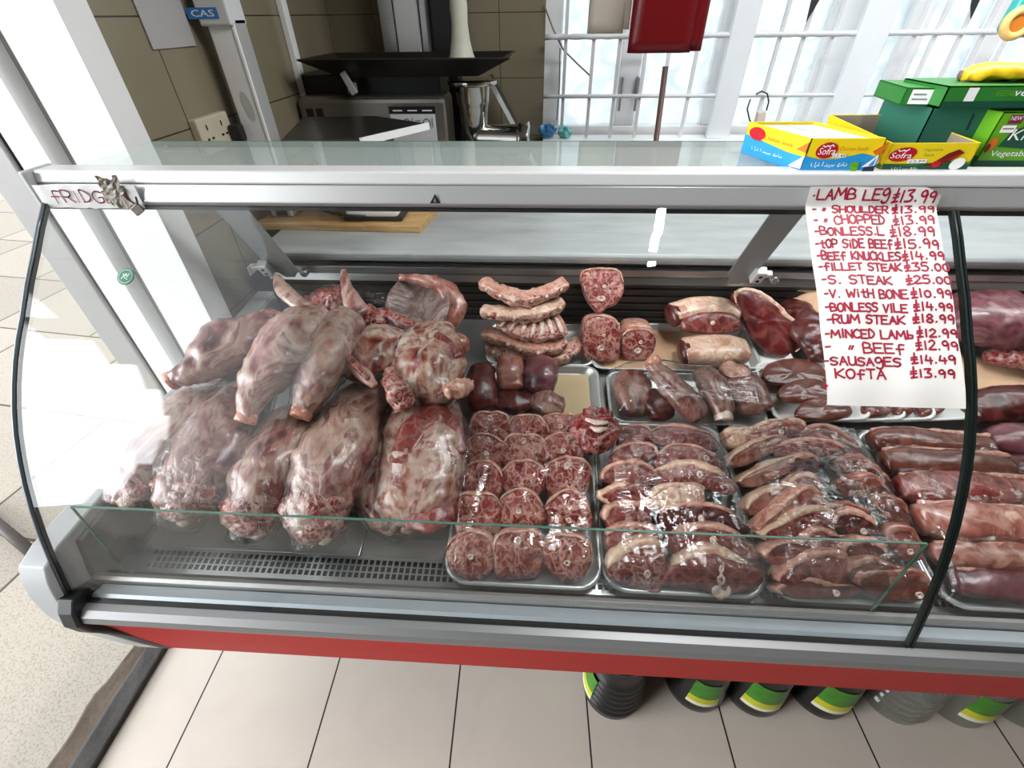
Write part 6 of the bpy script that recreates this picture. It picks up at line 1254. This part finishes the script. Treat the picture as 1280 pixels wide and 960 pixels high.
def arabic(F, a, b, w, h, m):
    x = a + w
    for k, sh2 in enumerate('uTuc uruu lTrlT'):
        s_ = w / 15
        if sh2 == ' ': x -= s_; continue
        if sh2 == 'l': F.stroke([(x, b + h), (x, b)], h * .13, m)
        elif sh2 == 'u': F.stroke([(x, b + h * .35), (x - s_ * .2, b), (x - s_ * 1.1, b + h * .04)], h * .15, m); F.ell(x - s_ * .6, b - h * .28 if k % 2 else b + h * .6, h * .07, h * .07, m, n=8)
        elif sh2 == 'T': F.stroke([(x, b + h * .05), (x - s_ * .5, b + h * .1), (x - s_ * .6, b + h * .8)], h * .14, m)
        elif sh2 == 'c': F.stroke([(x, b + h * .5), (x - s_ * .5, b + h * .6), (x - s_ * .7, b + h * .1), (x, b - h * .2), (x - s_ * .9, b)], h * .14, m)
        elif sh2 == 'r': F.stroke([(x, b + h * .3), (x - s_ * .3, b), (x - s_ * .8, b - h * .3)], h * .15, m)
        x -= s_
arabic(F1, Lc * .08, Ht * .22, Lc * .52, Ht * .13, M_WPR); F1.ell(Lc * .68, Ht * .25, .006, .005, C_LGRN); F1.ell(Lc * .695, Ht * .16, .005, .004, C_LGRN)
F1.poly([(Lc * .8, 0), (Lc * .98, 0), (Lc * .96, Ht * .25), (Lc * .82, Ht * .2)], C_NAVY); F1.poly([(Lc * .78, Ht * .2), (Lc * .95, Ht * .58), (Lc * .95, Ht * .25)], M_WPR); F1.poly([(Lc * .86, Ht * .24), (Lc * .93, Ht * .48), (Lc * .93, Ht * .26)], C_BLUE); F1.poly([(Lc * .84, Ht * .66), (Lc, Ht * .92), (Lc * .97, Ht * .6), (Lc * .9, Ht * .55)], C_ORG)
F1.build('front_print', t)
F2.rect(0, 0, Dc, Ht * .46, C_BLUE); F2.poly([(0, Ht * .46), (0, Ht * .62), (Dc, Ht * .40), (Dc, Ht * .2)], C_BLUE); F2.ell(Dc * .2, Ht * .72, Dc * .14, Ht * .2, C_REDL); F2.text('Chicken Stock', Dc * .34, Ht * .62, Ht * .13, C_ORG, w=Dc * .46); F2.text('£3.45', Dc * .18, Ht * .5, Ht * .07, C_MAROON, w=Dc * .14); F2.poly([(Dc * .82, Ht * .1), (Dc, Ht * .12), (Dc, Ht * .5)], M_WPR); F2.poly([(Dc * .86, Ht * .62), (Dc, Ht * .9), (Dc, Ht * .58)], C_ORG); arabic(F2, Dc * .2, Ht * .25, Dc * .5, Ht * .1, M_WPR); F2.build('side_print', t)
A, B, C, D_ = cr; u, v = (B - A).normalized(), (D_ - A).normalized()
for r_ in range(4):
    for c_ in range(2):
        q0 = A + u * (.004 + c_ * (Lc - .008) / 2) + v * (.006 + r_ * (Dc - .012) / 4) + V((0, 0, Ht - .016)); m = MB(); uu_, vv_ = u * ((Lc - .008) / 2 - .002), v * ((Dc - .012) / 4 - .002)
        m.prism([q0, q0 + uu_, q0 + uu_ + vv_, q0 + vv_], (0, 0, .013)); o = m.build('stock_packet', C_SILV, bevel=.001, loc=q0); tag(o, 'silver stock packet, %s column, %s row from the front in the blue carton' % (('left', 'right')[c_], ('first', 'second', 'third', 'last')[r_]), 'packet', 'stock packets in the open carton')
# vegetable stock tray carton, open and nearly empty
fa2 = V((ony(1100, 213, .742).x, .742, ZS)); Hv = ony(1116, 179, .742).z - ZS; Lv = ony(1222, 190, .742).x - fa2.x; Dv = .17
t, F1, F2, cr = carton('stock_carton', 'yellow and green vegetable stock carton standing open and almost empty', 'carton', fa2, (1, .02), (-.06, 1), Lv, Dv, Hv * 1.0, [C_YEL], open_top=True, hback=Hv * 1.25)
Face(cr[0] + V((.0016, .0018, .001)), (1, .02, 0), (0, 0, 1)); m = MB(); A, B, C, D_ = cr; i_ = .002; z = V((0, 0, 1))
for a, b, h1, h2 in ((A, D_, Hv, Hv * 1.25), (D_, C, Hv * 1.25, Hv * 1.25), (B, C, Hv, Hv * 1.25), (A, B, Hv, Hv)):
    cen = (A + B + C + D_) / 4; a2 = a + (cen - a) * .025; b2 = b + (cen - b) * .025; m.add([a2 + z * .003, b2 + z * .003, b2 + z * (h2 - .001), a2 + z * (h1 - .001)], [(0, 1, 2, 3)])
m.add([p + (cen - p) * .025 + z * .003 for p in (A, B, C, D_)], [(0, 1, 2, 3)]); m.build('inner_card', C_CARD, t, fix=False)
F1.rect(0, 0, Lv, Hv * .3, C_DGRN); F1.poly([(0, Hv * .3), (Lv * .35, Hv * .22), (Lv * .7, Hv * .4), (Lv, Hv * .35), (Lv, Hv * .28), (0, Hv * .28)], C_GRN)
F1.ell(Lv * .17, Hv * .62, Lv * .155, Hv * .24, C_REDL, .12); F1.text('Sofra', Lv * .04, Hv * .49, Hv * .2, M_WPR, w=Lv * .24, slant=.12); F1.stroke([(Lv * .1, Hv * .77), (Lv * .13, Hv * .73), (Lv * .16, Hv * .77), (Lv * .19, Hv * .74), (Lv * .22, Hv * .8)], .0016, M_WPR)
F1.rect(Lv * .26, Hv * .32, Lv * .48, Hv * .46, M_WPR); F1.text('£2.99', Lv * .28, Hv * .345, Hv * .09, C_MAROON, w=Lv * .18); F1.text('Vegetable', Lv * .38, Hv * .72, Hv * .11, C_GRN, w=Lv * .22); F1.text('Stock', Lv * .41, Hv * .56, Hv * .1, C_GRN, w=Lv * .12)
F1.poly([(Lv * .5, Hv * .2), (Lv * .62, Hv * .16), (Lv * .86, Hv * .68), (Lv * .78, Hv * .8), (Lv * .68, Hv * .66)], C_DKRED); F1.ell(Lv * .6, Hv * .3, Lv * .05, Hv * .12, C_REDL); F1.ell(Lv * .84, Hv * .3, Lv * .085, Hv * .2, M_WPR, .3); F1.stroke([(Lv * .7, Hv * .45), (Lv * .82, Hv * .66)], .0022, C_REDL); arabic(F1, Lv * .08, Hv * .12, Lv * .32, Hv * .1, M_WPR); F1.build('front_print', t)
F2.rect(0, 0, Dv, Hv * .26, C_GRN); F2.ell(Dv * .85, Hv * .7, Dv * .1, Hv * .2, C_REDL); F2.ell(Dv * .86, Hv * .32, Dv * .09, Hv * .2, M_WPR); F2.build('side_print', t)
# dark green open carton, with two flat packs and a yellow bag on top; green display carton at right
yG = .80
g0 = V((ony(1118, 200, yG).x + .02, yG, ZS)); Hg = ony(1140, 134, yG + .0).z - ZS
t, F1, F2, cr = carton('display_carton', 'dark green display carton standing behind the open yellow carton', 'carton', g0, (1, .0), (0, 1), .155, .12, Hg, [C_TEAL], open_top=False)
F1.stroke([(.062, .045), (.060, .064)], .0035, C_NAVY); F1.stroke([(.082, .046), (.092, .062)], .0035, C_NAVY); F1.poly([(.095, .035), (.13, .042), (.125, .052), (.10, .047)], M_WPR); F1.build('front_print', t)
k0 = V((ony(1226, 190, .775).x, .775, ZS)); Hk = ony(1240, 140, .775).z - ZS; Lk = .24
t, F1, F2, cr = carton('display_carton', 'bright green vegetable stock display carton at the right edge of the shelf', 'carton', k0, (1, .0), (-.12, 1), Lk, .13, Hk, [C_LGRN])
F1.rect(0, 0, Lk, Hk * .12, C_DGRN); F1.poly([(.018, Hk * .38), (.026, Hk * .66), (.046, Hk * .80), (.11, Hk * .84), (.14, Hk * .6), (.14, Hk * .36), (.06, Hk * .34)], C_DGRN); F1.text('Knorr', .026, Hk * .50, Hk * .2, M_WPR, w=.066, slant=.2)
F1.text('Vegetable', .014, Hk * .17, Hk * .14, M_WPR, w=.056); F1.rect(.012, Hk * .80, .030, Hk * .95, C_MAROON); F1.text('NEW', .0135, Hk * .86, Hk * .07, M_WPR, w=.015); F1.rect(.008, Hk * .64, .027, Hk * .77, M_WPR); F1.rect(.010, Hk * .70, .025, Hk * .72, C_MAROON); F1.ell(.008, Hk * .44, .006, .008, C_ORG); F1.ell(.004, Hk * .36, .0035, .006, C_DKRED); F1.build('front_print', t)
F2.rect(0, 0, .13, Hk * .2, C_DGRN); F2.build('side_print', t)
def flat(label, px0, py0, px1, y, D, H, z, yaw):
    o = ony(px0, py0, y); o.z = z; L = ony(px1, py0, y).x - o.x; u = (math.cos(yaw), math.sin(yaw)); v = (-math.sin(yaw), math.cos(yaw))
    return carton('flat_carton', label, 'carton', o, u, v, L, D, H, [C_GRN], group='flat green cartons on the pile') + (L, H)
zf = ZS + Hg + .001
t, F1, F2, cr, L_, H_ = flat('flat green carton with a white label lying on the dark green carton', 1126, 128, 1200, .81, .10, .022, zf, -.16)
F1.rect(L_ * .1, .002, L_ * .42, .020, M_WPR); F1.rect(L_ * .14, .007, L_ * .38, .009, M_PGREY); F1.rect(L_ * .14, .013, L_ * .34, .015, M_PGREY); F1.build('front_print', t)
zk = max(ZS + Hk, ZS + Hg) + .002
t, F1, F2, cr, L_, H_ = flat('flat bright green carton lying on top at the right, with a pale vegetable stock print', 1171, 140, 1330, .778, .10, .026, zk, 0)
F1.rect(L_ * .16, .002, L_ * .24, .024, M_WPR); F1.rect(L_ * .0, 0, L_, .008, C_DGRN); F1.text('VEGETABLE', L_ * .38, .014, .007, C_LGRN, w=.03); F1.text('vegetable', L_ * .52, .011, .012, M_WPR, w=.07, slant=.1); F1.build('front_print', t)
m = MB(); zy = zk + .0265; ya = ony(1190, 105, .84); P_ = [V((ya.x, .83, zy + .006)), V((ya.x + .03, .83, zy + .010)), V((ya.x + .12, .83, zy + .010)), V((ya.x + .25, .83, zy + .010))]
loft(m, P_, [.010, .025, .035, .035], [.005, .010, .010, .010], 18, 24, up=(0, 0, 1), amp=.006, f=30, seed=3); yb_ = m.build('yellow_bag', plain('bag_yellow', 'F2B521', .35, var=.15, scale=30), loc=P_[1], smooth=True); tag(yb_, 'crumpled bright yellow bag lying on top of the green cartons', 'bag')
m = MB(); m.lathe(P_[0] + V((-.004, 0, 0)), [(.003, 0), (.007, .003), (.005, .012)], 14, axis=(1, 0, .2)); m.build('bag_knot', plain('knot_brown', '6E5A4A', .5), yb_, smooth=True)
# ------------------------------------------------------------------ tubs on the floor under the counter
M_TUBK = plain('black_tub', '131414', .3, var=.1); G_TUB = glassy('clear_tub', (.78, .79, .76), 1.45, .05, .2, 20, 1.3, haze=.12, hazecol=(.6, .6, .55)); C_TLAB = plain('label_green', '3E8020', .4, var=.3, scale=26); C_TYEL = plain('label_yellow', 'C2BE22', .4, var=.2)
def tub(label, px, py, r, mat, ribs, lab, group, pale=False, hgt=.24):
    """tub with a broad base, sides drawing in to a lidded neck; px, py = front foot of the base"""
    c = onz(px, py, 0); c = c + V((0, r, 0)); t = thing('food_tub', label, 'tub', c, group); rt = r * .70
    def rad(z): return r + (rt - r) * max(0, (z - .03)) / (hgt - .03)
    prof = [(r * .5, .0), (r * .94, .0), (r, .008), (r, .03)]
    if ribs:
        for k in range(6): z = .036 + k * .026; q = rad(z); prof += [(q, z), (q + .005, z + .005), (q + .005, z + .012), (q - .001, z + .016)]
    prof += [(rad(hgt - .03), hgt - .03), (rt * .93, hgt - .012), (rt * .9, hgt), (rt * .4, hgt)]
    m = MB(); m.lathe(c, prof, 40); m.build('tub_body', mat, t, smooth=True)
    l0 = MB(); l0.lathe(c, [(rt * .9, hgt - .004), (rt * 1.02, hgt - .002), (rt * 1.02, hgt + .016), (rt * .96, hgt + .02), (rt * .3, hgt + .02)], 40); l0.build('lid', M_TUBK if not pale else plain('clear_lid', '9C9E98', .2), t, smooth=True)
    a0, a1 = lab; mm = MB(); n_ = 18
    for (z0, z1, mi) in ((.052, .066, 0), (.066, .090, 1), (.090, .16, 2)):
        def LP(u, v, z0=z0, z1=z1):
            z = z0 + (z1 - z0) * v; q = rad(z) + (.0075 if ribs else .002); a = math.radians(a0 + (a1 - a0) * u); return c + V((math.cos(a) * q, math.sin(a) * q, z))
        mm.grid(LP, n_, 2, mi)
    mm.build('label', [plain('label_cream', 'D5D3B8', .45), C_TYEL, C_TLAB], t, smooth=True, fix=False)
    return t
gt = 'black and clear tubs standing under the counter'
tub('ribbed black tub with a yellow-green label on its left side, leftmost under the counter', 768, 901, .080, M_TUBK, True, (165, 215), gt)
tub('black tub with a green label facing out, second from the left under the counter', 876, 892, .082, M_TUBK, False, (232, 292), gt)
tub('black tub with a wide green label, third from the left under the counter', 950, 898, .082, M_TUBK, False, (222, 296), gt)
tub('black tub with a green label, fourth from the left, next to the clear ones', 1036, 901, .082, M_TUBK, False, (225, 296), gt)
tub('clear plastic tub whose label is turned away, right of the black tubs', 1132, 908, .082, G_TUB, True, (40, 80), gt, True)
tub('clear plastic tub with a green label, second from the right edge', 1212, 912, .082, G_TUB, False, (232, 300), gt, True)
tub('clear plastic tub at the right edge of the picture under the counter', 1292, 914, .082, G_TUB, True, (320, 340), gt, True)
# dark pole at the far left, on the pavement
a, b = onz(44, 694, .03), V((0, 0, 0)); b = ony(-30, 632, a.y + .2); m = MB(); m.tube([a, b], .018, 10); o = m.build('metal_rod', plain('rusty_rod', '4C443D', .6, var=.2, scale=30), loc=a, smooth=True); tag(o, 'dark rusty metal rod slanting over the sunny pavement beside the counter end', 'rod')
